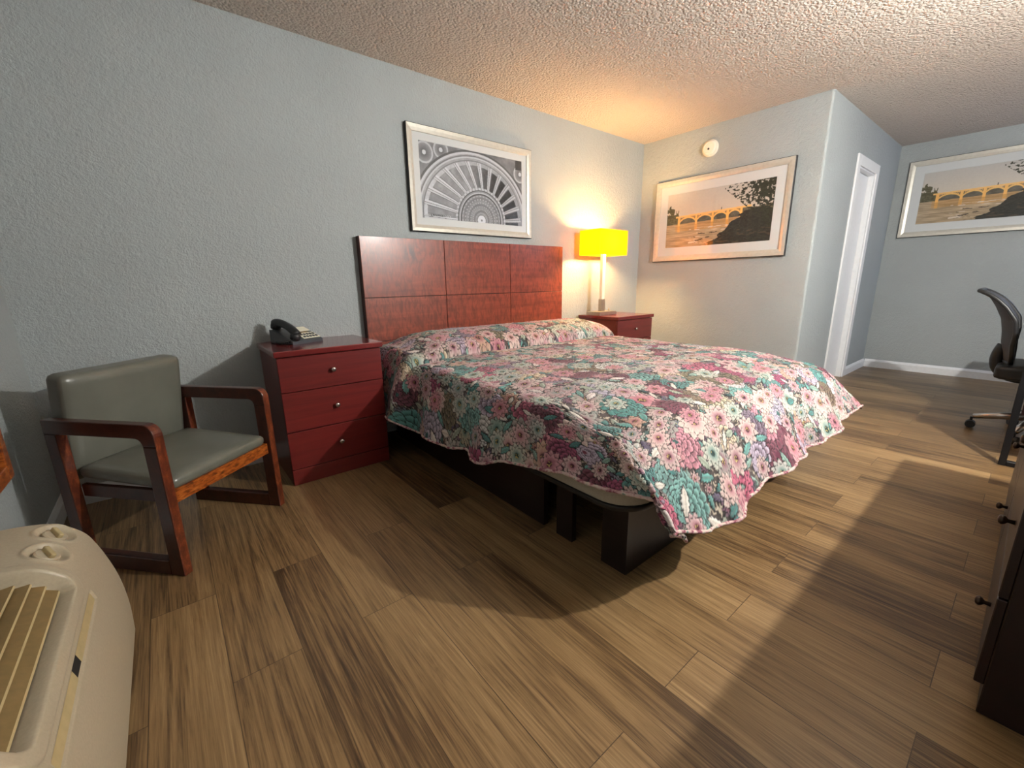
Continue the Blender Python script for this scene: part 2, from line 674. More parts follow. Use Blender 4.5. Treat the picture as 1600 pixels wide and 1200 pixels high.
# the door: casing, jamb, leaf and hinges
door = empty('door_1', (DX0, YJ, 0))
door['kind'] = 'structure'
bm = NB()
cw = 0.085
for x0, x1, z0, z1 in ((-cw, 0.004, 0, DH + cw), (DX1 - DX0 - 0.004, DX1 - DX0 + cw, 0, DH + cw), (0.004, DX1 - DX0 - 0.004, DH - 0.004, DH + cw)):
    box(bm, (x0, -0.016, z0), (x1, 0.0, z1), 0.004)
obj('casing', bm, M['white'], door)
bm = NB()
wd_ = DX1 - DX0
box(bm, (0, 0.0, 0), (0.016, 0.12, DH)); box(bm, (wd_ - 0.016, 0.0, 0), (wd_, 0.12, DH)); box(bm, (0.016, 0.0, DH - 0.016), (wd_ - 0.016, 0.12, DH))
box(bm, (wd_ - 0.028, 0.085, 0), (wd_ - 0.016, 0.1, DH - 0.016))
obj('jamb', bm, M['white'], door)
bm = NB(); box(bm, (0.022, 0.045, 0.012), (wd_ - 0.019, 0.08, DH - 0.02), 0.002)
leaf = obj('leaf', bm, M['white'], door)
for z in (0.45, 1.80):
    bm = NB()
    lathe(bm, [(0.006, -0.045), (0.006, 0.045)], (0.019, 0.04, z), n=10)
    box(bm, (0.019, 0.041, z - 0.045), (0.05, 0.046, z + 0.045))
    obj('hinge', bm, M['white_plastic'], door)

# ------------------------------------------------------------------ headboard
HX0, HX1, HZ0, HZ1 = 1.426, 3.293, 0.10, 1.372
hb = empty('headboard', ((HX0 + HX1) / 2, 0, 0))
cx = (HX0 + HX1) / 2
bm = NB()
box(bm, (HX0 - cx, -0.048, HZ0), (HX1 - cx, -0.002, HZ1))
obj('backing_board', bm, M['cherry_edge'], hb)
xs = [HX0, 2.051, 2.673, HX1]
zs = [HZ0, 0.39, 0.68, 0.977, HZ1]
for i in range(3):
    for k in range(4):
        bm = NB()
        g = 0.0022
        a0 = xs[i] + (g if i else 0.001); a1 = xs[i + 1] - (g if i < 2 else 0.001)
        b0 = zs[k] + (g if k else 0.0); b1 = zs[k + 1] - (g if k < 3 else 0.001)
        box(bm, (a0 - cx, -0.06, b0), (a1 - cx, -0.048, b1), 0.0012, 1)
        obj('veneer_panel', bm, M['cherry_marked' if (i, k) == (0, 3) else 'cherry'], hb)
tag(hb, 'tall reddish cherry headboard of grooved square panels against the back wall', 'headboard')

# ------------------------------------------------------------------ bed base
bed = empty('bed', (2.36, -1.1, 0))


def bb(bm, lo, hi, bev=0.0, seg=2):
    box(bm, (lo[0] - 2.36, lo[1] + 1.1, lo[2]), (hi[0] - 2.36, hi[1] + 1.1, hi[2]), bev, seg)


def bed_slab(name, x0, y0, x1, y1, z0, z1, r, mat, bev):
    bm = NB()
    pts = [(x - 2.36, y + 1.1) for x, y in rounded_rect(x0, y0, x1, y1, r, 8)]
    prism(bm, pts, 'z', z0, z1, bev)
    return obj(name, bm, mat, bed, smooth=True, autosmooth=40)


bed_slab('platform_board', 1.430, -2.185, 3.290, -0.065, 0.312, 0.331, 0.13, M['board_black'], 0.003)
bed_slab('box_spring', 1.434, -2.181, 3.286, -0.069, 0.331, 0.40, 0.13, M['cream_fabric'], 0.006)
bed_slab('mattress', 1.51, -2.04, 3.27, -0.085, 0.40, 0.555, 0.14, M['cream_fabric'], 0.03)
bm = NB(); bb(bm, (1.575, -2.10, 0.0), (3.145, -2.075, 0.312)); obj('foot_panel', bm, M['black_wood'], bed)
for x0, x1 in ((1.55, 1.575), (3.145, 3.17)):
    bm = NB(); bb(bm, (x0, -2.10, 0), (x1, -1.985, 0.312)); obj('leg', bm, M['black_wood'], bed)
    bm = NB(); bb(bm, (x0, -1.83, 0), (x1, -1.74, 0.312)); obj('leg', bm, M['black_wood'], bed)
    bm = NB(); bb(bm, (x0, -1.66, 0), (x1, -0.12, 0.312)); obj('side_panel', bm, M['black_wood'], bed)
tag(bed, 'king bed on a dark wooden platform with rounded corners under the flowered spread', 'bed')

# ------------------------------------------------------------------ flowered bedspread
DS = 0.0042
OVL, OVF = 0.43, 0.50
X0, X1, YH, YFT = 1.50, 3.30, -0.078, -2.06
W, L = X1 - X0, YH - YFT
na = int((W + 2 * OVL) / DS) + 1
nb_ = int((L + OVF) / DS) + 1
aa = np.linspace(-OVL, W + OVL, na)
bbv = np.linspace(0, L + OVF, nb_)
Agr, Bgr = np.meshgrid(aa, bbv)


def paint_flowers():
    """layered flowers painted on the cloth, from the ground of scribbles up to the big blooms"""
    r = np.random.default_rng(21)
    img = np.zeros((nb_, na, 3)) + np.array([84, 74, 72.0])
    hgt = np.zeros((nb_, na))
    # ground: mottled sepia and grey with fine scribbles
    n1 = fbm(Agr * 9, Bgr * 9, 3)
    n2 = fbm(Agr * 60, Bgr * 60, 9, 2)
    img += (n1[..., None] - 0.5) * np.array([70, 50, 55.0])
    scr = np.abs(n2 - 0.5) < 0.05
    img[scr] = np.array([206, 192, 172.0])
    pal_pet = [(230, 212, 206), (236, 224, 210), (208, 132, 146), (184, 92, 116), (228, 178, 180), (146, 66, 96),
               (112, 158, 152), (84, 140, 136), (180, 192, 178), (176, 164, 182), (214, 190, 160), (126, 112, 128), (108, 58, 72), (120, 106, 84)]
    pal_pet = [np.array(p, float) for p in pal_pet]
    DARK = np.array([34, 30, 34.0])

    def window(ca, cb, R):
        i0, i1 = int((cb - R) / DS), int((cb + R) / DS) + 2
        j0, j1 = int((ca - R + OVL) / DS), int((ca + R + OVL) / DS) + 2
        i0, j0 = max(i0, 0), max(j0, 0)
        i1, j1 = min(i1, nb_), min(j1, na)
        if i1 - i0 < 2 or j1 - j0 < 2: return None
        return slice(i0, i1), slice(j0, j1)

    def put(sl, mask, col, h=None):
        img[sl] = img[sl] * (1 - mask[..., None]) + col * mask[..., None]
        if h is not None:
            hgt[sl] = hgt[sl] * (1 - mask) + h * mask

    def leaf_shape(ca, cb, th, Ln, Wd, col, col2):
        w = window(ca, cb, Ln * 1.1)
        if not w: return
        x = Agr[w] - ca; y = Bgr[w] - cb
        c, s = math.cos(th), math.sin(th)
        p = x * c + y * s; q = -x * s + y * c
        t = (p / Ln + 1) / 2
        prof = Wd * np.sin(np.clip(t, 0, 1) * PI) ** 0.8 * (1 + 0.12 * np.sin(t * 40))
        inside = (t > 0) & (t < 1)
        d = np.where(inside, prof - np.abs(q), -1)
        m = smooth(d, -0.002, 0.002)
        put(w, m, DARK, 0.15)
        m2 = smooth(d, 0.003, 0.006)
        shade_ = np.clip(np.abs(q) / (Wd + 1e-6), 0, 1)[..., None]
        colr = col * (1 - shade_) + col2 * shade_
        vein = (np.abs(q) < 0.0025)[..., None]
        colr = np.where(vein, colr * 0.6 + 60, colr)
        put(w, m2, colr, 0.75)

    def mum(ca, cb, R, col, core, rot, layers=5, npet=14):
        """ruffled fan-shaped bloom: overlapping rows of lobed petals opening away from its heart"""
        w = window(ca, cb, R * 1.2)
        if not w: return
        c, s = math.cos(rot), math.sin(rot)
        dx = Agr[w] - ca; dy = Bgr[w] - cb
        x = dx * c + dy * s; y = (-dx * s + dy * c) * 1.18
        wob = 0.10 * R * (fbm(dx * 30 + ca * 50, dy * 30 + cb * 50, 5, 2) - 0.5)
        x = x + wob; y = y - wob
        for k in range(layers):
            f = 1 - k / layers
            cx_ = 0.50 * R * (1 - f)
            rr = np.hypot(x - cx_, y); th = np.arctan2(y, x - cx_)
            npk = max(5, int(npet * (0.42 + 0.58 * f)))
            ph = npk * th / 2 + k * 1.3
            sc = np.abs(np.cos(ph))
            Rk = R * f * (0.84 + 0.16 * sc ** 0.55)
            d = Rk - rr
            put(w, smooth(d, -0.0012, 0.0012), DARK, 0.2)
            m = smooth(d, 0.0016, 0.0042) * smooth(sc, 0.08, 0.26)
            band = R / layers * 1.5
            tone = np.clip(1 - d / band, 0, 1)[..., None]
            colr = (col * 0.66 + core * 0.18) * (1 - tone) + np.minimum(col * 1.12 + 26, 250) * tone
            put(w, m, colr, 0.45 + 0.55 * smooth(d, 0.0, 0.02) * sc)
        rr = np.hypot(x - 0.5 * R, y)
        put(w, smooth(R * 0.13 - rr, -0.002, 0.002), core, 0.5)

    def daisy(ca, cb, R, col, core, rot, npet=11):
        """open flower: long pointed petals round a dark streaked heart"""
        w = window(ca, cb, R * 1.1)
        if not w: return
        x = Agr[w] - ca; y = (Bgr[w] - cb) * 1.1
        rr = np.hypot(x, y); th = np.arctan2(y, x) + rot
        for half in (0, 1):
            ph = (th * npet / (2 * PI) + 0.5 * half) % 1.0 - 0.5
            Rp = R * (1.0 if half == 0 else 0.74)
            wdt = Rp * 0.36 * np.sin(np.clip(rr / Rp, 0, 1) ** 0.75 * PI) ** 0.75
            d = wdt - np.abs(ph) * 2 * PI / npet * rr
            d = np.where(rr > Rp, -1, d)
            put(w, smooth(d, -0.0025, 0.001), DARK, 0.2)
            tone = np.clip(rr / Rp, 0, 1)[..., None] ** 0.8
            colr = core * (1 - tone) + col * tone
            streak = (np.abs(ph) < 0.05)[..., None]
            colr = np.where(streak, colr * 0.8 + core * 0.2, colr)
            put(w, smooth(d, 0.001, 0.004), colr, 0.8 - 0.25 * np.abs(ph) * 2)
        put(w, smooth(R * 0.2 - rr, -0.002, 0.002), core * 0.55, 0.4)
        dots = (vnoise(x * 420 + 50, y * 420 + 50, 4) > 0.62) & (rr < R * 0.18)
        img[w][dots] = np.array([212, 190, 120.0])

    def place(step, jit, seed):
        rr = np.random.default_rng(seed)
        pts = []
        k = 0
        b = -0.03
        while b < L + OVF + 0.05:
            a = -OVL - 0.05 + (k % 2) * step / 2
            while a < W + OVL + 0.05:
                pts.append((a + rr.uniform(-jit, jit), b + rr.uniform(-jit, jit)))
                a += step
            b += step * 0.86
            k += 1
        rr.shuffle(pts)
        return pts
    tealL = [np.array(c, float) for c in ((62, 112, 110), (88, 140, 134), (118, 148, 136), (52, 76, 76), (140, 152, 134), (82, 72, 92))]
    for (a, b) in place(0.066, 0.035, 1):
        c = tealL[r.integers(len(tealL))]
        leaf_shape(a, b, r.uniform(0, PI), r.uniform(0.03, 0.055), r.uniform(0.012, 0.02), c, np.minimum(c * 1.5 + 25, 235))
    for (a, b) in place(0.085, 0.04, 2):
        c = pal_pet[[0, 1, 8, 11, 10, 2, 9, 11][r.integers(8)]]
        daisy(a, b, r.uniform(0.022, 0.042), c, pal_pet[[3, 5, 7][r.integers(3)]] * 0.8, r.uniform(0, 6), 9)
    for (a, b) in place(0.158, 0.055, 5):
        q = r.random()
        if q < 0.62:
            c = pal_pet[[2, 3, 9, 5, 6, 7, 9, 10, 0, 6, 7, 8, 11, 12, 10, 5, 12, 13, 13, 1][r.integers(20)]]
            mum(a, b, r.uniform(0.07, 0.118), c, pal_pet[[5, 3, 7][r.integers(3)]] * 0.7, r.uniform(0, 6), int(r.integers(4, 6)), int(r.integers(12, 18)))
        else:
            c = pal_pet[[0, 1, 1, 8, 8, 10, 1, 4][r.integers(8)]]
            daisy(a, b, r.uniform(0.062, 0.10), c, pal_pet[[3, 5, 2, 7][r.integers(4)]] * 0.85, r.uniform(0, 6), int(r.integers(9, 13)))
    for (a, b) in place(0.13, 0.06, 11):
        c = [tealL[0], tealL[1], tealL[2], tealL[4], pal_pet[1], pal_pet[0]][r.integers(6)]
        leaf_shape(a, b, r.uniform(0, PI), r.uniform(0.035, 0.06), r.uniform(0.013, 0.022), c, np.minimum(c * 1.4 + 35, 240))
    for (a, b) in place(0.17, 0.08, 8):
        c = pal_pet[[0, 1, 1, 4][r.integers(4)]]
        daisy(a, b, r.uniform(0.05, 0.075), c, pal_pet[[3, 5, 7][r.integers(3)]] * 0.85, r.uniform(0, 6), 10)
    img += (fbm(Agr * 130, Bgr * 130, 31, 2)[..., None] - 0.5) * 26
    return img, hgt


pat, phgt = paint_flowers()


def spread_surface(A, B, detail=None):
    ua = np.clip(-A / OVL, 0, 1)                 # left skirt
    ur = np.clip((A - W) / OVL, 0, 1)            # right skirt
    v = np.clip((B - L) / OVF, 0, 1)             # foot skirt
    x = X0 + np.clip(A, 0, W)
    y = YH - np.clip(B, 0, L)
    tdep = np.clip(B, 0, L)
    # bolster: the spread tucked round the pillows at the head
    ex = smooth(x, 1.40, 1.80) * (1 - 0.85 * smooth(x, 3.18, 3.50))
    prof = np.sqrt(np.clip(1 - ((tdep - 0.27) / 0.29) ** 2, 0, 1))
    prof = np.where(tdep < 0.27, np.maximum(prof, 0.72), prof)
    ztop = 0.62 + 0.125 * prof * (0.42 + 0.58 * ex) - 0.012 * np.exp(-((tdep - 0.575) / 0.02) ** 2)
    ztop += 0.010 * (fbm(x * 3, y * 3, 5, 3) - 0.5) + 0.012 * (fbm(x * 2.2, y * 7, 15, 2) - 0.5) * smooth(tdep, 0.6, 0.8)
    # crown falls off a little towards the foot and the sides
    ztop -= 0.035 * smooth(tdep, 1.6, L) ** 2 + 0.02 * smooth(np.abs(x - 2.4), 0.6, 0.9) ** 2

    def bz(t, p1, p2, p3):
        return 3 * (1 - t) ** 2 * t * p1 + 3 * (1 - t) * t * t * p2 + t ** 3 * p3
    # hems
    hy = np.array([-2.25, -2.06, -1.98, -1.78, -1.44, -0.97, -0.52, -0.05])
    hz = np.array([0.425, 0.415, 0.402, 0.368, 0.280, 0.238, 0.232, 0.25])
    zl = np.interp(y, hy, hz) + 0.010 * np.sin(y * 19)
    zr = 0.27 + 0.012 * np.sin(y * 15 + 1)
    fx = np.array([1.40, 1.587, 1.666, 1.95, 2.0, 2.22, 2.39, 2.60, 2.83, 3.1, 3.45])
    fz = np.array([0.33, 0.275, 0.25, 0.232, 0.25, 0.266, 0.285, 0.268, 0.272, 0.30, 0.305])
    zf = np.interp(x, fx, fz)
    fold_l = 0.020 * np.sin(y * 12.5 + 0.6) + 0.010 * np.sin(y * 27 + 1.0)
    flap = 0.135 * smooth(tdep, 0.36, 0.54) * (1 - smooth(tdep, 0.56, 0.66))
    ol = bz(ua, 0.070, 0.075, 0.095 + fold_l) + flap * ua ** 1.4
    orr = bz(ur, 0.070, 0.085, 0.12 + fold_l)
    fold_f = 0.020 * np.sin(x * 11.0 + 0.4) + 0.010 * np.sin(x * 27 + 2.0)
    of = bz(v, 0.10, 0.17, 0.27 + fold_f)

    def drop(t, zh):
        return bz(t, 0.01, 0.42, 1.0) * (ztop - zh)
    dl, dr, dfo = drop(ua, zl + 0.07 * flap / 0.135), drop(ur, zr), drop(v, zf)
    dlat = np.maximum(dl, dr)
    dz = (dlat ** 8 + dfo ** 8) ** (1 / 8.0)
    cl, cr = ua * v, ur * v
    # the two foot corners hang as soft points
    px = x - ol + orr + 0.17 * cl ** 1.5 + 0.09 * cr ** 1.5
    py = y - of - 0.02 * (cl + cr) + 0.10 * np.sin(PI * ua) * v * (1 - v) * 0.6
    pz = ztop - dz - 0.05 * cl ** 4 + 0.03 * cr ** 2
    return px, py, pz


px, py, pz = spread_surface(Agr, Bgr)
P3 = np.stack([px, py, pz], -1)
# quilting: petals puff up, outlines are stitched down
du = np.gradient(P3, axis=1); dv = np.gradient(P3, axis=0)
nr = np.cross(dv, du)
nr /= np.linalg.norm(nr, axis=-1, keepdims=True) + 1e-9
nr *= np.sign(nr[nb_ // 2, na // 2, 2])
hb_ = phgt.copy()
for _ in range(2):
    hb_ = (hb_ + np.roll(hb_, 1, 0) + np.roll(hb_, -1, 0) + np.roll(hb_, 1, 1) + np.roll(hb_, -1, 1)) / 5
puff = 0.0085 * hb_ + 0.008 * fbm(Agr * 14, Bgr * 14, 77, 3)
P3 = P3 + nr * puff[..., None]
spread = empty('bedspread', (2.36, -1.1, 0.62))
org = np.array([2.36, -1.1, 0.62])
so = grid_mesh('quilt', P3 - org, M['spread'], spread, s2l(pat) * 0.80, flip=True)
sm_ = so.modifiers.new('thickness', 'SOLIDIFY')
sm_.thickness = 0.008
sm_.offset = -1
# rope-like bound edge
edge = np.concatenate([P3[:, 0], P3[-1, 1:], P3[-2::-1, -1]])[::4] - org
bm = NB()
tube(bm, [tuple(p) for p in edge], [0.0062 + 0.0012 * math.sin(i * 2.1) for i in range(len(edge))], 7)
n = NT('bound_edge')
v = n.coord()
f = n.noise(v, 45, 3)
n.set(n.ramp(f, [(0.38, lin(134, 74, 90)), (0.48, lin(192, 156, 156)), (0.6, lin(200, 188, 176)), (0.7, lin(98, 126, 122))]), 0.8)
obj('binding', bm, n.m, spread, smooth=True)
tag(spread, 'quilted floral bedspread in pink, teal and cream draped over the bed', 'bedspread')

# ------------------------------------------------------------------ nightstands


def knob_bm(x, y, z, r=0.014, ln=0.026):
    bm = NB()
    lathe(bm, [(r * 0.45, 0), (r * 0.42, -ln * 0.45), (r * 0.8, -ln * 0.55), (r, -ln * 0.75), (r * 0.8, -ln * 0.95), (r * 0.3, -ln)], (x, y, z), 'y', 16)
    return bm


def make_nightstand():
    w, d, h = 0.545, 0.47, 0.741
    t = empty('nightstand')
    bm = NB()
    box(bm, (-w / 2, -d + 0.018, 0.0), (w / 2, 0, h - 0.03), 0.002, 1)
    obj('carcass', bm, M['mahogany'], t)
    bm = NB()
    box(bm, (-w / 2 - 0.012, -d - 0.012, h - 0.03), (w / 2 + 0.012, 0.0, h), 0.004)
    obj('top', bm, M['mahogany_top'], t)
    bm = NB()
    box(bm, (-w / 2, -d + 0.003, 0.0), (w / 2, -d + 0.018, 0.088), 0.002, 1)
    obj('plinth', bm, M['mahogany'], t)
    for z0, z1 in ((0.092, 0.300), (0.304, 0.518), (0.522, 0.705)):
        bm = NB()
        box(bm, (-w / 2, -d, z0), (w / 2, -d + 0.018, z1), 0.0022, 1)
        dr = obj('drawer', bm, M['mahogany'], t)
        k = obj('knob', knob_bm(-0.005, -d, (z0 + z1) / 2 + 0.004), M['knob'], dr, smooth=True)
    return t


ns = make_nightstand()
ns.location = (1.052, -0.034, 0)
tag(ns, 'dark red three-drawer nightstand beside the armchair with the telephone on it', 'nightstand', 'matching nightstands beside the bed')
ns2 = dup(ns, (3.835, -0.034, 0))
tag(ns2, 'dark red nightstand in the far corner under the lit yellow lamp', 'nightstand', 'matching nightstands beside the bed')

# ------------------------------------------------------------------ telephone
ph = empty('telephone', (0.957, -0.165, 0.741), math.radians(23))
bm = NB()
prof = [(-0.10, 0.0), (0.10, 0.0), (0.10, 0.078), (0.07, 0.080), (-0.09, 0.022), (-0.10, 0.016)]
prism(bm, prof, 'x', -0.095, 0.105, 0.004)
obj('body', bm, M['grey_plastic'], ph)
tilt = math.atan2(0.080 - 0.022, 0.16)
Mt = Matrix.Translation((0.0, -0.09, 0.023)) @ Matrix.Rotation(tilt, 4, 'X')
bm = NB(); box(bm, (-0.012, 0.004, 0.0), (0.10, 0.078, 0.0035), 0.001, 1, M=Mt); obj('keypad_plate', bm, M['paper'], ph)
bm = NB(); box(bm, (-0.012, 0.100, 0.0), (0.10, 0.160, 0.0035), 0.001, 1, M=Mt); obj('instruction_card', bm, M['paper'], ph)
bm = NB(); box(bm, (-0.002, 0.081, 0.0), (0.075, 0.097, 0.003), 0.001, 1, M=Mt); obj('button_strip', bm, M['tan'], ph)
bm = NB()
for i in range(5):
    for k in range(2):
        box(bm, (0.0 + i * 0.0195, 0.014 + k * 0.03, 0.0035), (0.012 + i * 0.0195, 0.030 + k * 0.03, 0.0075), 0.001, 1, M=Mt)
obj('buttons', bm, M['grey_plastic'], ph)
# handset across the left side
hs = empty('handset', (0, 0, 0)); hs.parent = ph
bm = NB()
pts = bez((-0.058, -0.095, 0.052), (-0.060, -0.06, 0.092), (-0.060, 0.03, 0.128), (-0.060, 0.088, 0.112), 14)
tube(bm, pts, [0.021 + 0.004 * abs(i - 7) / 7 for i in range(15)], 12)
obj('grip', bm, M['black_plastic'], hs, smooth=True)
for yy, zz in ((-0.085, 0.050), (0.078, 0.105)):
    bm = NB()
    lathe(bm, [(0.016, -0.028), (0.027, -0.022), (0.028, 0.0), (0.022, 0.012), (0.008, 0.016)], (-0.061, yy, zz), n=18,
          M=Matrix.Translation((-0.061, yy, zz)) @ Matrix.Rotation(tilt, 4, 'X') @ Matrix.Translation((0.061, -yy, -zz)))
    obj('earpiece' if yy > 0 else 'mouthpiece', bm, M['black_plastic'], hs, smooth=True)
bm = NB()
pts = []
for i in range(90):
    t = i / 89
    ang = i * 1.15
    bx = -0.064 - 0.055 * math.sin(t * PI)
    by = -0.105 - 0.015 * math.sin(t * PI) + 0.19 * t
    pts.append((bx + 0.006 * math.cos(ang), by, 0.0095 + 0.03 * (1 - t) ** 6 + 0.006 * math.sin(ang)))
tube(bm, pts, 0.0022, 6)
obj('coiled_cord', bm, M['black_plastic'], ph, smooth=True)
tag(ph, 'black desk telephone with cream button plate on the nightstand by the armchair', 'telephone')

# ------------------------------------------------------------------ table lamp
LP = (3.70, -0.20, 0.741)
tl_ = empty('table_lamp', LP)
bm = NB(); box(bm, (-0.125, -0.085, 0), (0.125, 0.085, 0.036), 0.003); obj('base', bm, M['nickel'], tl_)
bm = NB(); box(bm, (-0.026, -0.02, 0.036), (0.026, 0.02, 0.15), 0.002); obj('collar', bm, M['nickel'], tl_)
bm = NB(); box(bm, (-0.02, -0.016, 0.15), (0.02, 0.016, 0.60), 0.002); obj('stem', bm, M['white_plastic'], tl_)
bm = NB(); lathe(bm, [(0.006, 0.045), (0.006, 0.058), (0.010, 0.062), (0.006, 0.067)], (0.075, -0.03, 0.0 - 0.009), n=12); obj('switch', bm, M['nickel'], tl_)
S0, S1, SW, SD = 0.556, 0.778, 0.205, 0.125
bm = NB()
outer = rounded_rect(-SW, -SD, SW, SD, 0.012, 4)
inner = rounded_rect(-SW + 0.002, -SD + 0.002, SW - 0.002, SD - 0.002, 0.011, 4)
k = len(outer)
ring = [[bm.verts.new((p[0], p[1], z)) for p in pl] for pl, z in ((outer, S0), (outer, S1), (inner, S1), (inner, S0))]
for a in range(4):
    A_, B_ = ring[a], ring[(a + 1) % 4]
    for i in range(k):
        bm.faces.new((A_[i], A_[(i + 1) % k], B_[(i + 1) % k], B_[i]))
sh_ = obj('lamp_shade', bm, M['shade'], tl_)
bm = NB()
for z in (0.70,):
    tube(bm, [(-SW + 0.002, 0, z), (SW - 0.002, 0, z)], 0.0025, 6)
    tube(bm, [(0, -SD + 0.002, z), (0, SD - 0.002, z)], 0.0025, 6)
obj('shade_spider', bm, M['nickel'], tl_)
bm = NB(); lathe(bm, [(0.014, 0.60), (0.016, 0.625), (0.03, 0.655), (0.032, 0.68), (0.022, 0.70), (0.006, 0.708)], n=16); obj('bulb', bm, M['bulb'], tl_, smooth=True)
lamp('table_lamp_bulb', 'POINT', (LP[0], LP[1] - 0.055, LP[2] + 0.665), 31, (1.0, 0.60, 0.24), 0.05)
tag(tl_, 'lit table lamp with yellow box shade and nickel base on the corner nightstand', 'lamp')

# ------------------------------------------------------------------ pictures


def dome_print(w, h):
    nx, ny = 360, 210
    x, y = np.meshgrid(np.linspace(0, w, nx), np.linspace(0, h, ny))     # y up from bottom
    cx_, cy_ = 0.555 * w, 0.035 * h

    def polar(cx0, cy0, sx=1.0):
        X, Y = (x - cx0) / h * sx, (y - cy0) / h
        return np.hypot(X, Y), np.arctan2(Y, X)
    r_, th = polar(cx_, cy_)                       # small inner dome
    ro, tho = polar(cx_ - 0.10 * h, cy_ + 0.03 * h, 0.88)   # wider drum, seen askew
    nz = lambda k, sd: fbm(x * k, y * k, sd, 3) - 0.5
    # spandrels with medallions
    g = 128 + 60 * nz(18, 3)
    for bx, by, br in ((0.045, 0.86, 0.13), (0.19, 0.93, 0.11), (0.98, 0.80, 0.12)):
        rr = np.hypot((x / w - bx) * w / h, y / h - by)
        g = np.where(rr < br, 92 + 70 * (rr / br), g)
        g = np.where(np.abs(rr - br) < 0.012, 196, g)
        g = np.where(rr < 0.03, 214, g)
    g = np.where((x > 0.93 * w) & (y > 0.86 * h), 66, g)
    # cornice rings of the drum
    drum = ro < 0.93
    g = np.where(drum, 168 + 30 * nz(30, 5), g)
    for r0, c, t in ((0.93, 96, 0.014), (0.90, 206, 0.014), (0.865, 120, 0.008), (0.845, 202, 0.010), (0.80, 132, 0.008)):
        g = np.where(np.abs(ro - r0) < t, c, g)
    # paired pilasters and windows between them, radial
    mixr = np.clip((ro - 0.40) / 0.40, 0, 1)
    ang = th * (1 - mixr) + tho * mixr
    zone = (r_ > 0.435) & (ro < 0.79)
    n_ = 13
    p = (ang / PI * n_) % 1.0
    side = np.cos(ang)                              # left is lit, right is dark
    wall_ = 176 - 26 * np.clip(side, -1, 1) + 24 * nz(40, 7)
    winc = 150 - 92 * smooth(side, -0.45, 0.55) + 40 * nz(26, 9)
    col = 214 - 24 * smooth(side, -0.2, 0.9)
    v = np.where(p < 0.16, col, np.where(p < 0.20, 92, np.where(p < 0.34, col * 0.94, np.where(p < 0.38, 84, np.where(p < 0.92, winc, 120)))))
    v = np.where((ro > 0.74) & (p >= 0.36), wall_, v)
    g = np.where(zone, v, g)
    g = np.where((r_ > 0.435) & (r_ < 0.47), 186 + 30 * np.sign(np.sin(ang * 48)) * 0.6, g)
    # ring and coffered inner dome
    g = np.where(r_ <= 0.435, 150, g)
    g = np.where(np.abs(r_ - 0.43) < 0.007, 84, g)
    g = np.where(np.abs(r_ - 0.395) < 0.008, 196, g)
    g = np.where(np.abs(r_ - 0.375) < 0.010, 82, g)
    inn = r_ < 0.362
    g = np.where(inn, 140 + 12 * np.cos(r_ * 70) + 16 * nz(20, 4), g)
    cof = inn & (r_ > 0.09) & (np.sin(th * 36) > 0.35) & (np.sin(r_ * 130) > 0.45)
    g = np.where(cof, 186, g)
    g = np.where(r_ < 0.075, 226, g)
    g = np.where(r_ < 0.016, 128, g)
    g = np.where((r_ >= 0.075) & (r_ < 0.082), 108, g)
    g = np.clip(g + 12 * nz(110, 2), 40, 236)
    return x, y, np.stack([g * 0.965, g * 0.985, g * 1.02], -1)


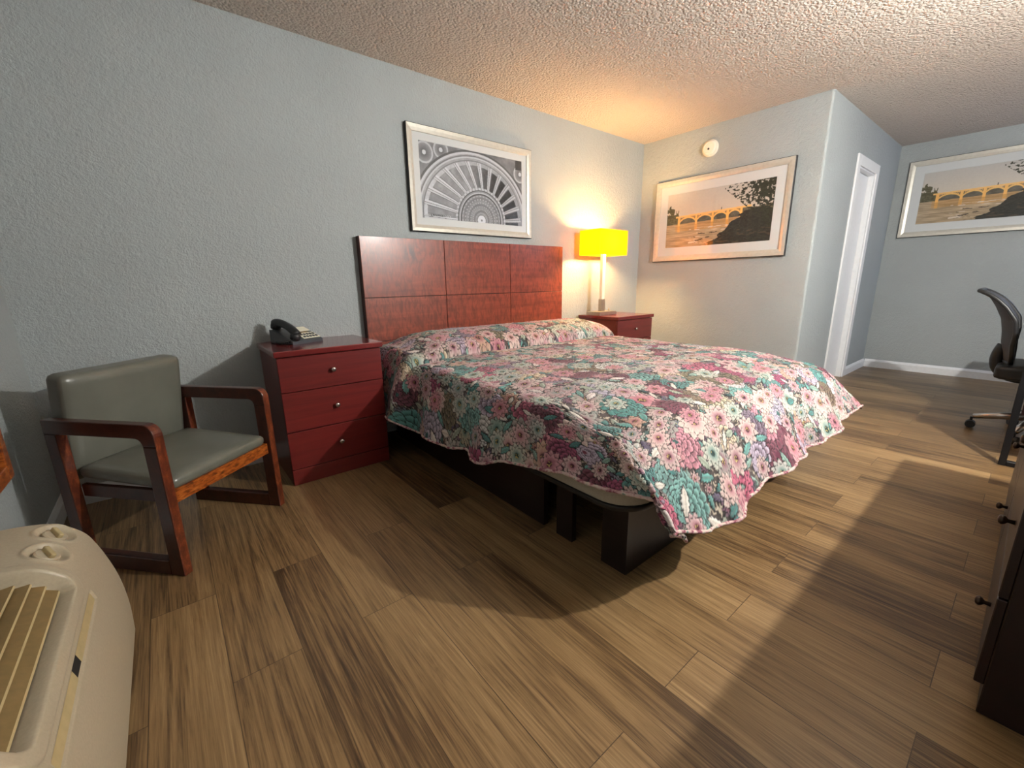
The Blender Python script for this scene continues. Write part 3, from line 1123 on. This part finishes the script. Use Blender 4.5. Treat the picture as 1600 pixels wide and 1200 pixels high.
def river_print(w, h):
    nx, ny = 380, 200
    u, v = np.meshgrid(np.linspace(0, 1, nx), np.linspace(0, 1, ny))
    img = np.zeros((ny, nx, 3))
    sky = np.array([222, 204, 180.0]) * (1 - v[..., None]) + np.array([190, 188, 184.0]) * v[..., None]
    img[:] = sky
    hor = 0.50 + 0.03 * u

    def put(m, c):
        img[m] = c
    # far bank
    top = hor + 0.03 + 0.05 * fbm(u * 14, v * 0, 4) + 0.025 * (u > 0.45) * fbm(u * 60, v * 0, 6)
    put((v < top) & (u > 0.0), (104, 96, 76))
    sp = (np.abs(u - 0.555) < 0.004) & (v < hor + 0.13)
    put(sp & (v > hor), (96, 90, 80))
    # left trees
    tr = 0.22 - 0.06 * np.abs(v - 0.5) + 0.05 * (fbm(u * 30, v * 30, 12) - 0.5)
    tl__ = (u < 0.135 + 0.05 * (fbm(v * 12, u * 12, 9) - 0.5)) & (v < 0.70 + 0.42 * (fbm(u * 34, v * 8, 2, 3) - 0.5) - 0.6 * np.clip(u - 0.07, 0, 1)) & (v > 0.30)
    img[tl__] = (np.array([86, 82, 56.0]) + 60 * (fbm(u * 50, v * 50, 7)[..., None] - 0.5))[tl__]
    # river
    wat = v < hor - 0.07
    rip = fbm(u * 8, v * 70, 21)
    wc = np.array([170, 150, 122.0]) + (rip[..., None] - 0.5) * np.array([110, 100, 90.0])
    img[wat & (u > 0.0)] = wc[wat & (u > 0.0)]
    refl = wat & (v > 0.30) & (u < 0.7) & (u > 0.1)
    img[refl] = (img * 0.6 + np.array([196, 140, 70.0]) * 0.4)[refl]
    # bridge: deck, piers and open spandrel arches
    deck0 = 0.545 + 0.055 * u
    dk = (v > deck0) & (v < deck0 + 0.03) & (u > 0.10) & (u < 0.82)
    warm = np.array([238, 190, 112.0])
    spring = 0.40 + 0.06 * u
    piers = [0.135, 0.315, 0.475, 0.615, 0.735]
    for i in range(len(piers) - 1):
        p0, p1 = piers[i], piers[i + 1]
        mid, hw = (p0 + p1) / 2, (p1 - p0) / 2
        xx = (u - mid) / hw
        archz = spring + (deck0 - spring - 0.012) * np.sqrt(np.clip(1 - xx ** 2, 0, 1))
        inside = np.abs(xx) < 1
        under = inside & (v < archz - 0.012) & (v > hor - 0.07)
        img[under] = (np.array([96, 92, 80.0]) + 50 * (fbm(u * 30, v * 30, 8)[..., None] - 0.5))[under]
        rib = inside & (np.abs(v - archz) < 0.016)
        put(rib, warm)
        col = inside & (v > archz) & (v < deck0) & ((np.abs(xx * 7) % 1.0) < 0.38)
        put(col, (226, 172, 96))
    for p in piers:
        put((np.abs(u - p) < 0.011) & (v < deck0) & (v > hor - 0.10), (240, 186, 104))
        pr = (np.abs(u - p) < 0.013) & (v < hor - 0.10) & (v > hor - 0.22)
        img[pr] = (img * 0.45 + np.array([236, 170, 80.0]) * 0.55)[pr]
    put(dk, (236, 190, 118))
    # rapids and dark wooded bank in the foreground
    fg = fbm(u * 9, v * 16, 33)
    bank = v < (0.02 + 0.52 * smooth(u, 0.40, 0.82)) + 0.14 * (fg - 0.5)
    bank &= (u > 0.42)
    img[bank] = (np.array([50, 50, 44.0]) + 34 * (fbm(u * 60, v * 60, 14)[..., None] - 0.5))[bank]
    rocks = (fbm(u * 16, v * 40, 41) > 0.64) & (v < 0.24) & (u > 0.30)
    put(rocks, (78, 68, 56))
    foam = (fbm(u * 12, v * 50, 52) > 0.66) & (v < 0.34) & (v > 0.06) & (u > 0.25) & (u < 0.66) & ~bank
    put(foam, (216, 202, 184))
    # overhanging branches, upper right
    lf = fbm(u * 62, v * 44, 61, 4)
    dens = smooth(u, 0.58, 0.88) * smooth(v, 0.42, 0.85) + 0.75 * smooth(u, 0.80, 0.98)
    br_ = (v > 0.96 - 1.7 * np.clip(u - 0.56, 0, 1)) & (lf > 0.60 - 0.17 * dens) & (u > 0.56)
    img[br_] = (np.array([52, 54, 42.0]) + 40 * (fbm(u * 80, v * 80, 3)[..., None] - 0.5))[br_]
    img += 8 * (fbm(u * 120, v * 70, 5, 2)[..., None] - 0.5)
    return u * w, v * h, np.clip(img, 0, 255)


def make_picture(name, fw_, fh_, bw, mw, gen, th=0.032):
    """faces -y locally; origin at the middle of its back; frame, mat, print, glass"""
    t = empty(name)
    bm = NB()
    w2, h2 = fw_ / 2, fh_ / 2
    b = bw
    prof = [(0.0, 0.0, 1), (0.0, th - 0.003, 1), (0.004, th, 0), (b * 0.55, th - 0.002, 0), (b - 0.003, th - 0.008, 0), (b, th - 0.010, 0), (b, 0.006, 0)]
    rings = []
    for ins, d, m_ in prof:
        rings.append([bm.verts.new((sx * (w2 - ins), -d, sz * (h2 - ins))) for sx, sz in ((-1, -1), (1, -1), (1, 1), (-1, 1))])
    for (A_, B_), (i_, d_, m_) in zip(zip(rings, rings[1:]), prof):
        for i in range(4):
            f = bm.faces.new((A_[i], A_[(i + 1) % 4], B_[(i + 1) % 4], B_[i]))
            f.material_index = m_
    bm.faces.new(rings[0]).material_index = 1
    obj('frame', bm, [M['silver_frame'], M['frame_side']], t)
    ow, oh = w2 - b, h2 - b
    pw, pH = ow - mw, oh - mw
    bm = NB()
    rr = []
    for a_, c_, d in ((ow, oh, 0.016), (pw + 0.001, pH + 0.001, 0.016), (pw - 0.001, pH - 0.001, 0.0138)):
        rr.append([bm.verts.new((sx * a_, -d, sz * c_)) for sx, sz in ((-1, -1), (1, -1), (1, 1), (-1, 1))])
    for A_, B_ in zip(rr, rr[1:]):
        for i in range(4):
            bm.faces.new((A_[i], A_[(i + 1) % 4], B_[(i + 1) % 4], B_[i]))
    obj('mat', bm, M['mat_white'], t)
    x, y, img = gen(2 * pw, 2 * pH)
    V = np.stack([x - pw, np.full_like(x, -0.0135), y - pH], -1)
    grid_mesh('print', V, M['print'], t, s2l(img), smooth=False)
    bm = NB()
    box(bm, (-ow + 0.001, -0.0205, -oh + 0.001), (ow - 0.001, -0.019, oh - 0.001))
    obj('glass', bm, M['glass'], t)
    return t


pb = make_picture('framed_picture', 1.121, 0.692, 0.047, 0.048, dome_print)
pb.location = ((1.818 + 2.940) / 2, -0.001, 1.7725)
tag(pb, 'silver-framed black and white picture of a dome interior above the headboard', 'picture')
pr = make_picture('framed_picture', 1.262, 0.776, 0.055, 0.078, river_print)
pr.location = (XR - 0.001, -0.83, 1.637)
pr.rotation_euler = (0, 0, -PI / 2)
tag(pr, 'champagne-framed river bridge picture on the wall lit by the yellow lamp', 'picture', 'river bridge pictures')
pf = dup(pr, (XF - 0.001, -2.385, 1.865), -PI / 2)
tag(pf, 'river bridge picture on the shadowed far wall above the office chair', 'picture', 'river bridge pictures')

# ------------------------------------------------------------------ smoke detector
sd = empty('smoke_detector', (XR, -0.723, 2.243))
bm = NB(); lathe(bm, [(0.075, 0.0), (0.075, -0.012), (0.070, -0.018)], axis='x', n=36); obj('mounting_plate', bm, M['white_plastic'], sd, smooth=True, autosmooth=40)
bm = NB(); lathe(bm, [(0.066, -0.018), (0.066, -0.022), (0.058, -0.034), (0.045, -0.039), (0.043, -0.037), (0.018, -0.041), (0.001, -0.042)], axis='x', n=36)
obj('cover', bm, M['white_plastic'], sd, smooth=True, autosmooth=40)
bm = NB(); lathe(bm, [(0.009, -0.040), (0.009, -0.0445), (0.002, -0.045)], (0, 0.0, -0.012), axis='x', n=14); obj('test_button', bm, M['grey_plastic'], sd)
tag(sd, 'round white smoke detector high on the wall above the bridge picture', 'smoke detector')

# ------------------------------------------------------------------ armchair
ARZ = math.atan2(0.658, 0.753)
ac = empty('armchair', (0.3026, -0.6394, 0), ARZ)


def chair_prism(name, pts, s0, s1, mats, bev=0.004, front=None):
    """pts are (t, z): t points to the chair's front (local -y)"""
    bm = NB()
    prism(bm, [(-t, z) for t, z in pts], 'x', s0, s1, bev)
    if front is not None:
        for f in bm.faces:
            c = f.calc_center_median()
            nrm = f.normal
            if nrm.y < -0.5 and -c.y > front: f.material_index = 1
    return obj(name, bm, mats, ac)


for sgn in (-1, 1):
    s0, s1 = (-0.276, -0.240) if sgn < 0 else (0.246, 0.282)
    FT, RT_ = 0.279, -0.205
    arcp = [(FT - 0.045 + 0.045 * math.cos(a), 0.603 - 0.045 + 0.045 * math.sin(a)) for a in [i * PI / 2 / 6 for i in range(7)]]
    inn = [(FT - 0.085 + 0.028 * math.cos(a), 0.521 + 0.028 * math.sin(a)) for a in [PI / 2 - i * PI / 2 / 5 for i in range(6)]]
    chair_prism('armrest', [(FT, 0.521)] + arcp + [(RT_, 0.603), (RT_, 0.549)] + inn, s0, s1, [M['chair_wood'], M['rubbed']], 0.004, 0.24)
    chair_prism('leg', [(FT, 0.0), (FT, 0.521), (FT - 0.057, 0.521), (FT - 0.057, 0.0)], s0, s1, [M['chair_wood'], M['rubbed']], 0.004, 0.24)
    chair_prism('leg', [(RT_, 0.0), (RT_, 0.549), (RT_ + 0.055, 0.549), (RT_ + 0.055, 0.0)], s0, s1, [M['chair_wood'], M['rubbed']], 0.004, -0.16)
    chair_prism('runner', [(RT_ + 0.055, 0.0), (RT_ + 0.055, 0.062), (FT - 0.057, 0.062), (FT - 0.057, 0.0)], s0, s1, [M['chair_wood']], 0.004)
    a0, a1 = (s1, s1 + 0.02) if sgn < 0 else (s0 - 0.02, s0)
    chair_prism('side_rail', [(-0.15, 0.285), (-0.15, 0.333), (0.24, 0.333), (0.24, 0.285)], a0, a1, [M['chair_wood']], 0.002)
fr_ = chair_prism('front_rail', [(0.24, 0.283), (0.24, 0.333), (0.262, 0.333), (0.262, 0.283)], -0.240, 0.246, [M['worn']], 0.003)
tag(fr_, 'front rail worn to orange bare wood')


def cushion(name, w, d, h, mat, crown=0.012, n_=18, parent=None, M4=None):
    """upholstered pad: rounded box with softly crowned faces"""
    bm = NB()
    r_ = min(h * 0.45, 0.024)
    box(bm, (-w / 2, -d / 2, -h / 2), (w / 2, d / 2, h / 2))
    bmesh.ops.subdivide_edges(bm, edges=bm.edges[:], cuts=n_, use_grid_fill=True)
    for v in bm.verts:
        c = v.co
        q = Vector((max(-w / 2 + r_, min(w / 2 - r_, c.x)), max(-d / 2 + r_, min(d / 2 - r_, c.y)), max(-h / 2 + r_, min(h / 2 - r_, c.z))))
        dlt = c - q
        if dlt.length > 1e-9: c = q + dlt.normalized() * min(r_, dlt.length * 1.0 if dlt.length < r_ else r_)
        fx_ = 1 - (2 * c.x / w) ** 2; fy_ = 1 - (2 * c.y / d) ** 2
        c.z += (1 if c.z > 0 else -1) * crown * max(0, fx_) ** 0.6 * max(0, fy_) ** 0.6 * min(1, abs(c.z) / (h / 2))
        v.co = c
    if M4 is not None:
        for v in bm.verts: v.co = M4 @ v.co
    return obj(name, bm, mat, parent, smooth=True)


cushion('seat', 0.478, 0.425, 0.050, M['vinyl'], 0.012, 18, ac, Matrix.Translation((0.003, -0.050, 0.366)) @ Matrix.Rotation(math.radians(3.5), 4, 'X'))
bt, bz0 = -0.118, 0.340
tt, tz = -0.180, 0.762
ang = math.atan2(tt - bt, tz - bz0)
hgt_ = math.hypot(tt - bt, tz - bz0)
Mb = Matrix.Translation((0.003, -(bt + tt) / 2 + 0.042, (bz0 + tz) / 2)) @ Matrix.Rotation(-ang * 1.0 - PI / 2 + PI, 4, 'X')
cushion('backrest', 0.476, hgt_, 0.084, M['vinyl'], 0.010, 18, ac, Mb)
tag(ac, 'low armchair of worn dark wood with grey vinyl seat and back in the corner', 'armchair')

# ------------------------------------------------------------------ air conditioner
AY0, AY1 = -1.25, -2.42
pk = [(-0.155, 0.452), (-0.10, 0.4505), (-0.05, 0.449), (0.0, 0.443), (0.05, 0.427), (0.092, 0.386), (0.113, 0.340), (0.133, 0.263), (0.144, 0.195), (0.149, 0.11), (0.146, 0.02)]
pk = np.array(pk)


def catmull(P, n_):
    out = []
    Q = np.vstack([2 * P[0] - P[1], P, 2 * P[-1] - P[-2]])
    for i in range(1, len(Q) - 2):
        for k in range(n_):
            t = k / n_
            out.append(0.5 * ((2 * Q[i]) + (-Q[i - 1] + Q[i + 1]) * t + (2 * Q[i - 1] - 5 * Q[i] + 4 * Q[i + 1] - Q[i + 2]) * t * t + (-Q[i - 1] + 3 * Q[i] - 3 * Q[i + 1] + Q[i + 2]) * t ** 3))
    out.append(Q[-2])
    return np.array(out)


dense = catmull(pk, 40)
sl_ = np.concatenate([[0], np.cumsum(np.hypot(*np.diff(dense, axis=0).T))])
QL = sl_[-1]


def ac_pt(q):
    return np.stack([np.interp(q, sl_, dense[:, 0]), np.interp(q, sl_, dense[:, 1])], -1)


def ac_nrm(q):
    a_, b_ = ac_pt(np.clip(q - 0.004, 0, QL)), ac_pt(np.clip(q + 0.004, 0, QL))
    t_ = b_ - a_
    t_ /= np.linalg.norm(t_, axis=-1, keepdims=True) + 1e-9
    return np.stack([-t_[..., 1], t_[..., 0]], -1)


def q_of(x):
    return float(np.interp(x, dense[:360, 0], sl_[:360]))


qv = np.linspace(0, QL, 230)
yv = np.linspace(AY0, AY1, 330)
QG, YG = np.meshgrid(qv, yv)


def rbox(q, y, q0, q1, y0, y1, r_):
    """signed distance to a rounded rectangle (negative inside)"""
    dq = np.abs(q - (q0 + q1) / 2) - (q1 - q0) / 2 + r_
    dy = np.abs(y - (y0 + y1) / 2) - (y1 - y0) / 2 + r_
    return np.hypot(np.maximum(dq, 0), np.maximum(dy, 0)) + np.minimum(np.maximum(dq, dy), 0) - r_


RQ0, RQ1, RY0, RY1 = q_of(-0.088), q_of(0.101), -2.04, -1.535
sdv = rbox(QG, YG, RQ0, RQ1, RY0, RY1, 0.03)
offs = -0.032 * smooth(-sdv, -0.002, 0.010)
offs += 0.006 * smooth(-sdv, -0.036, -0.028) * (1 - smooth(-sdv, -0.004, 0.0))
QS = q_of(0.118)
strip = rbox(QG, YG, QS, QS + 0.030, -2.02, -1.50, 0.004)
offs += -0.005 * smooth(-strip, -0.001, 0.003)
dials = ((q_of(0.055), -1.318), (q_of(0.055), -1.43))
for dq_, dy_ in dials:
    rd = np.hypot(QG - dq_, YG - dy_)
    offs += -0.014 * (1 - smooth(rd, 0.030, 0.043)) + 0.003 * np.exp(-((rd - 0.046) / 0.004) ** 2)
dend = np.minimum(AY0 - YG, YG - AY1)
offs += -0.022 * (1 - np.sqrt(np.clip(1 - (1 - np.clip(dend / 0.022, 0, 1)) ** 2, 0, 1)))
pn = ac_nrm(QG)
pp = ac_pt(QG)
AV = np.stack([pp[..., 0] + pn[..., 0] * offs, YG, pp[..., 1] + pn[..., 1] * offs], -1)
AORG = np.array([-0.155, (AY0 + AY1) / 2, 0.0])
acu = empty('air_conditioner', tuple(AORG))
grid_mesh('housing', AV - AORG, M['beige'], acu, flip=False)
for idx_ in (0, -1):
    bm = NB()
    f_ = bm.faces.new([bm.verts.new(p) for p in (AV[idx_] - AORG)] + [bm.verts.new(Vector((0.0, AV[idx_, 0, 1] - AORG[1], 0.02)))])
    obj('end_panel', bm, M['beige'], acu)


def ac_w(q, y, off=0.0):
    p_, n_ = ac_pt(np.array(q)), ac_nrm(np.array(q))
    return Vector((p_[0] + n_[0] * off, y, p_[1] + n_[1] * off)) - Vector(AORG)


# outlet louvre: long tan slats with pale front edges
nsl = 6
for i in range(nsl):
    q0 = RQ0 + 0.014 + (RQ1 - RQ0 - 0.028) * i / nsl
    q1 = q0 + (RQ1 - RQ0 - 0.028) / nsl
    bm = NB()
    a_ = ac_w(q0 + 0.001, RY0 + 0.010, -0.029); b_ = ac_w(q1 - 0.001, RY0 + 0.010, -0.020)
    pts = [(a_.x, a_.z), (b_.x, b_.z), (b_.x + 0.002, b_.z - 0.004), (a_.x + 0.002, a_.z - 0.004)]
    prism(bm, pts, 'y', RY0 + 0.010 - AORG[1], RY1 - 0.012 - AORG[1])
    for f_ in bm.faces:
        if f_.calc_center_median().x > (a_.x + b_.x) / 2 + 0.009: f_.material_index = 1
    sl = obj('slat', bm, [M['tan'], M['tan_light']], acu)
    tag(sl, 'yellowed tan slat')
bm = NB()
for k in range(4):
    p0 = ac_w(QS + 0.006, -2.014 + k * 0, -0.0045)
Vs = np.array([[list(ac_w(q, y, -0.0036)) for q in np.linspace(QS + 0.004, QS + 0.028, 6)] for y in np.linspace(-2.015, -1.795, 30)])
grid_mesh('filter_flap', Vs, M['tan_light'], acu)
Vs = np.array([[list(ac_w(q, y, -0.0036)) for q in np.linspace(QS + 0.004, QS + 0.028, 6)] for y in np.linspace(-1.745, -1.505, 30)])
grid_mesh('filter_flap', Vs, M['tan_light'], acu)
bm.free()
Vs = np.array([[list(ac_w(q, y, -0.0040)) for q in np.linspace(QS + 0.001, QS + 0.026, 6)] for y in np.linspace(-1.800, -1.738, 8)])
grid_mesh('notch_shade', Vs, M['void'], acu)  # dark sheet stands in for the shade inside the open notch
Vs = np.array([[list(ac_w(q, y, -0.0044)) for q in np.linspace(QS + 0.0002, QS + 0.004, 4)] for y in np.linspace(-2.018, -1.504, 30)])
grid_mesh('seam', Vs, M['void'], acu)
for dq_, dy_ in dials:
    c0_ = ac_w(dq_, dy_, -0.013)
    nn_ = ac_nrm(np.array(dq_))
    zax = Vector((nn_[0], 0, nn_[1])); yax = Vector((0, 1, 0)); xax = yax.cross(zax)
    Md = Matrix(((xax.x, yax.x, zax.x, c0_.x), (xax.y, yax.y, zax.y, c0_.y), (xax.z, yax.z, zax.z, c0_.z), (0, 0, 0, 1)))
    bm = NB()
    lathe(bm, [(0.026, 0), (0.026, 0.005), (0.023, 0.008)], n=24, M=Md)
    dial = obj('dial', bm, M['beige'], acu, smooth=True, autosmooth=40)
    bm = NB()
    box(bm, (-0.006, -0.022, 0.006), (0.006, 0.022, 0.019), 0.003, M=Md @ Matrix.Rotation(0.5, 4, 'Z'))
    obj('grip_bar', bm, M['tan_light'], dial)
tag(acu, 'beige air conditioner with two dials and tan louvre in the lower left corner', 'air conditioner')

# ------------------------------------------------------------------ wooden frame on the left wall
wf = empty('wall_panel', (XL, -0.95, 0.43))
bm = NB()
for y0, y1, z0, z1 in ((0.185, 0.235, 0.0, 1.25), (-0.235, -0.185, 0.0, 1.25), (-0.185, 0.185, 0.0, 0.05), (-0.185, 0.185, 1.20, 1.25)):
    box(bm, (0.001, y0, z0), (0.034, y1, z1), 0.004)
obj('frame', bm, M['worn'], wf)
bm = NB(); box(bm, (0.001, -0.186, 0.049), (0.016, 0.186, 1.201)); obj('panel', bm, M['chair_wood'], wf)
tag(wf, 'orange-brown wooden frame cut off by the left edge, on the wall beside the armchair', 'wooden frame')

# ------------------------------------------------------------------ dresser (right edge)
dz_ = empty('dresser', (1.797, -2.957, 0))
DW, DD, DHt = 1.55, 0.55, 0.80
bm = NB(); box(bm, (0, -DD, 0.0), (DW, -0.018, DHt - 0.03), 0.002, 1); obj('carcass', bm, M['espresso'], dz_)
bm = NB(); box(bm, (-0.008, -DD, DHt - 0.03), (DW + 0.008, 0.008, DHt), 0.003); obj('top', bm, M['espresso'], dz_)
for cx0 in (0.0, DW / 2):
    for z0, z1 in ((0.08, 0.32), (0.325, 0.57), (0.575, 0.765)):
        bm = NB(); box(bm, (cx0 + 0.003, -0.018, z0), (cx0 + DW / 2 - 0.003, 0.0, z1), 0.002, 1)
        dr = obj('drawer', bm, M['espresso'], dz_)
        for kx in (0.185,):
            bm = NB()
            zc = (z0 + z1) / 2
            lathe(bm, [(0.006, 0), (0.005, 0.012), (0.011, 0.017), (0.013, 0.023), (0.010, 0.028), (0.003, 0.030)], (cx0 + kx, 0, zc), 'y', 16)
            obj('knob', bm, M['dark_knob'], dr, smooth=True)
tag(dz_, 'near-black wooden dresser with small round knobs at the lower right edge', 'dresser')

# ------------------------------------------------------------------ desk (right edge)
dk_ = empty('desk', (3.97, -2.88, 0))
bm = NB(); box(bm, (-0.02, -0.70, 0.735), (1.55, 0.0, 0.775), 0.004); obj('desktop', bm, M['maple'], dk_)
for x_ in (0.0, 1.49):
    bm = NB()
    for y0, y1, z0, z1 in ((-0.055, -0.025, 0.0, 0.735), (-0.675, -0.645, 0.0, 0.735), (-0.645, -0.055, 0.0, 0.028), (-0.645, -0.055, 0.705, 0.735)):
        box(bm, (x_, y0, z0), (x_ + 0.035, y1, z1), 0.002, 1)
    obj('leg_frame', bm, M['metal_black'], dk_)
bm = NB(); box(bm, (0.036, -0.64, 0.30), (0.056, -0.06, 0.735)); obj('side_panel', bm, M['espresso'], dk_)
tag(dk_, 'desk with black metal sled legs and pale edge at the right edge', 'desk')

# ------------------------------------------------------------------ office chair
oc = empty('office_chair', (4.76, -3.02, 0))
bm = NB()
zz = np.array([0.50, 0.56, 0.62, 0.70, 0.78, 0.86, 0.91, 0.945, 0.965])
yb = np.array([0.205, 0.215, 0.235, 0.245, 0.262, 0.300, 0.330, 0.362, 0.392])
wr = np.array([0.030, 0.036, 0.05, 0.062, 0.066, 0.052, 0.035, 0.018, 0.006])
hwid = np.array([0.15, 0.19, 0.21, 0.225, 0.23, 0.225, 0.215, 0.20, 0.18])
zi = np.linspace(0.50, 0.965, 40)
ui = np.linspace(-1, 1, 30)
Ug, Zg = np.meshgrid(ui, zi)
Yc = np.interp(Zg, zz, yb); Wr = np.interp(Zg, zz, wr); Hw = np.interp(Zg, zz, hwid)
front = np.stack([Ug * Hw, Yc - Wr * Ug ** 2 - 0.008, Zg], -1)
back = np.stack([Ug * Hw, Yc - Wr * Ug ** 2 + 0.008, Zg], -1)
ringv = np.concatenate([front, back[:, ::-1], front[:, :1]], 1)
n = NT('black_mesh_fabric')
v = n.coord((1, 1, 1))
ck = n.add('ShaderNodeTexChecker')
ck.inputs['Scale'].default_value = 260
n.link(v, ck.inputs['Vector'])
ck.inputs['Color1'].default_value = lin(30, 31, 34)
ck.inputs['Color2'].default_value = lin(66, 66, 68)
n.set(ck.outputs[0], 0.6)
grid_mesh('backrest', ringv, n.m, oc)
bm = NB()
rim = [tuple(p) for p in (front[:, 0] + back[:, 0]) / 2] + [tuple(p) for p in (front[-1] + back[-1])[1:] / 2] + [tuple(p) for p in ((front[:, -1] + back[:, -1]) / 2)[::-1][1:]] + [tuple(p) for p in ((front[0] + back[0]) / 2)[::-1][1:-1]]
tube(bm, rim, 0.013, 10, closed=True)
obj('back_frame', bm, M['black_plastic'], oc, smooth=True)
bm = NB(); tube(bm, bez((0, 0.222, 0.60), (0, 0.262, 0.50), (0, 0.250, 0.385), (0, 0.10, 0.385), 12), 0.036, 12); obj('back_bracket', bm, M['black_plastic'], oc, smooth=True)
cushion('seat', 0.48, 0.47, 0.085, M['black_plastic'], 0.014, 14, oc, Matrix.Translation((0, 0.0, 0.445)))
for sx in (-1, 1):
    bm = NB()
    tube(bm, [(sx * 0.20, 0.02, 0.40), (sx * 0.275, 0.02, 0.42), (sx * 0.275, 0.02, 0.62)], 0.016, 8)
    box(bm, (sx * 0.275 - 0.035, -0.12, 0.615), (sx * 0.275 + 0.035, 0.13, 0.645), 0.01)
    obj('armrest', bm, M['black_plastic'], oc, smooth=True, autosmooth=45)
bm = NB(); lathe(bm, [(0.035, 0.11), (0.035, 0.20), (0.022, 0.20), (0.022, 0.37), (0.09, 0.375), (0.09, 0.40)], n=18); obj('gas_lift', bm, M['alu'], oc, smooth=True, autosmooth=40)
for i in range(5):
    a = math.radians(92 + 72 * i)
    d = Vector((math.cos(a), math.sin(a), 0))
    bm = NB()
    tube(bm, [tuple(d * 0.02 + Vector((0, 0, 0.135))), tuple(d * 0.16 + Vector((0, 0, 0.115))), tuple(d * 0.285 + Vector((0, 0, 0.085)))], [0.03, 0.024, 0.017], 10)
    lg_ = obj('base_leg', bm, M['alu'], oc, smooth=True)
    bm = NB()
    cpos = d * 0.29
    nrm_ = Vector((-d.y, d.x, 0))
    for sgn in (-1, 1):
        Mw = Matrix.Translation(cpos + nrm_ * sgn * 0.014 + Vector((0, 0, 0.028))) @ Matrix(((nrm_.x, d.x, 0, 0), (nrm_.y, d.y, 0, 0), (0, 0, 1, 0), (0, 0, 0, 1)))
        lathe(bm, [(0.004, -0.009), (0.026, -0.009), (0.028, 0.0), (0.026, 0.009), (0.004, 0.009)], axis='x', n=18, M=Mw)
    tube(bm, [tuple(cpos + Vector((0, 0, 0.03))), tuple(cpos + Vector((0, 0, 0.08)))], 0.008, 8)
    obj('caster', bm, M['black_plastic'], lg_, smooth=True, autosmooth=40)
tag(oc, 'black mesh-back office chair on a silver star base at the desk', 'office chair')
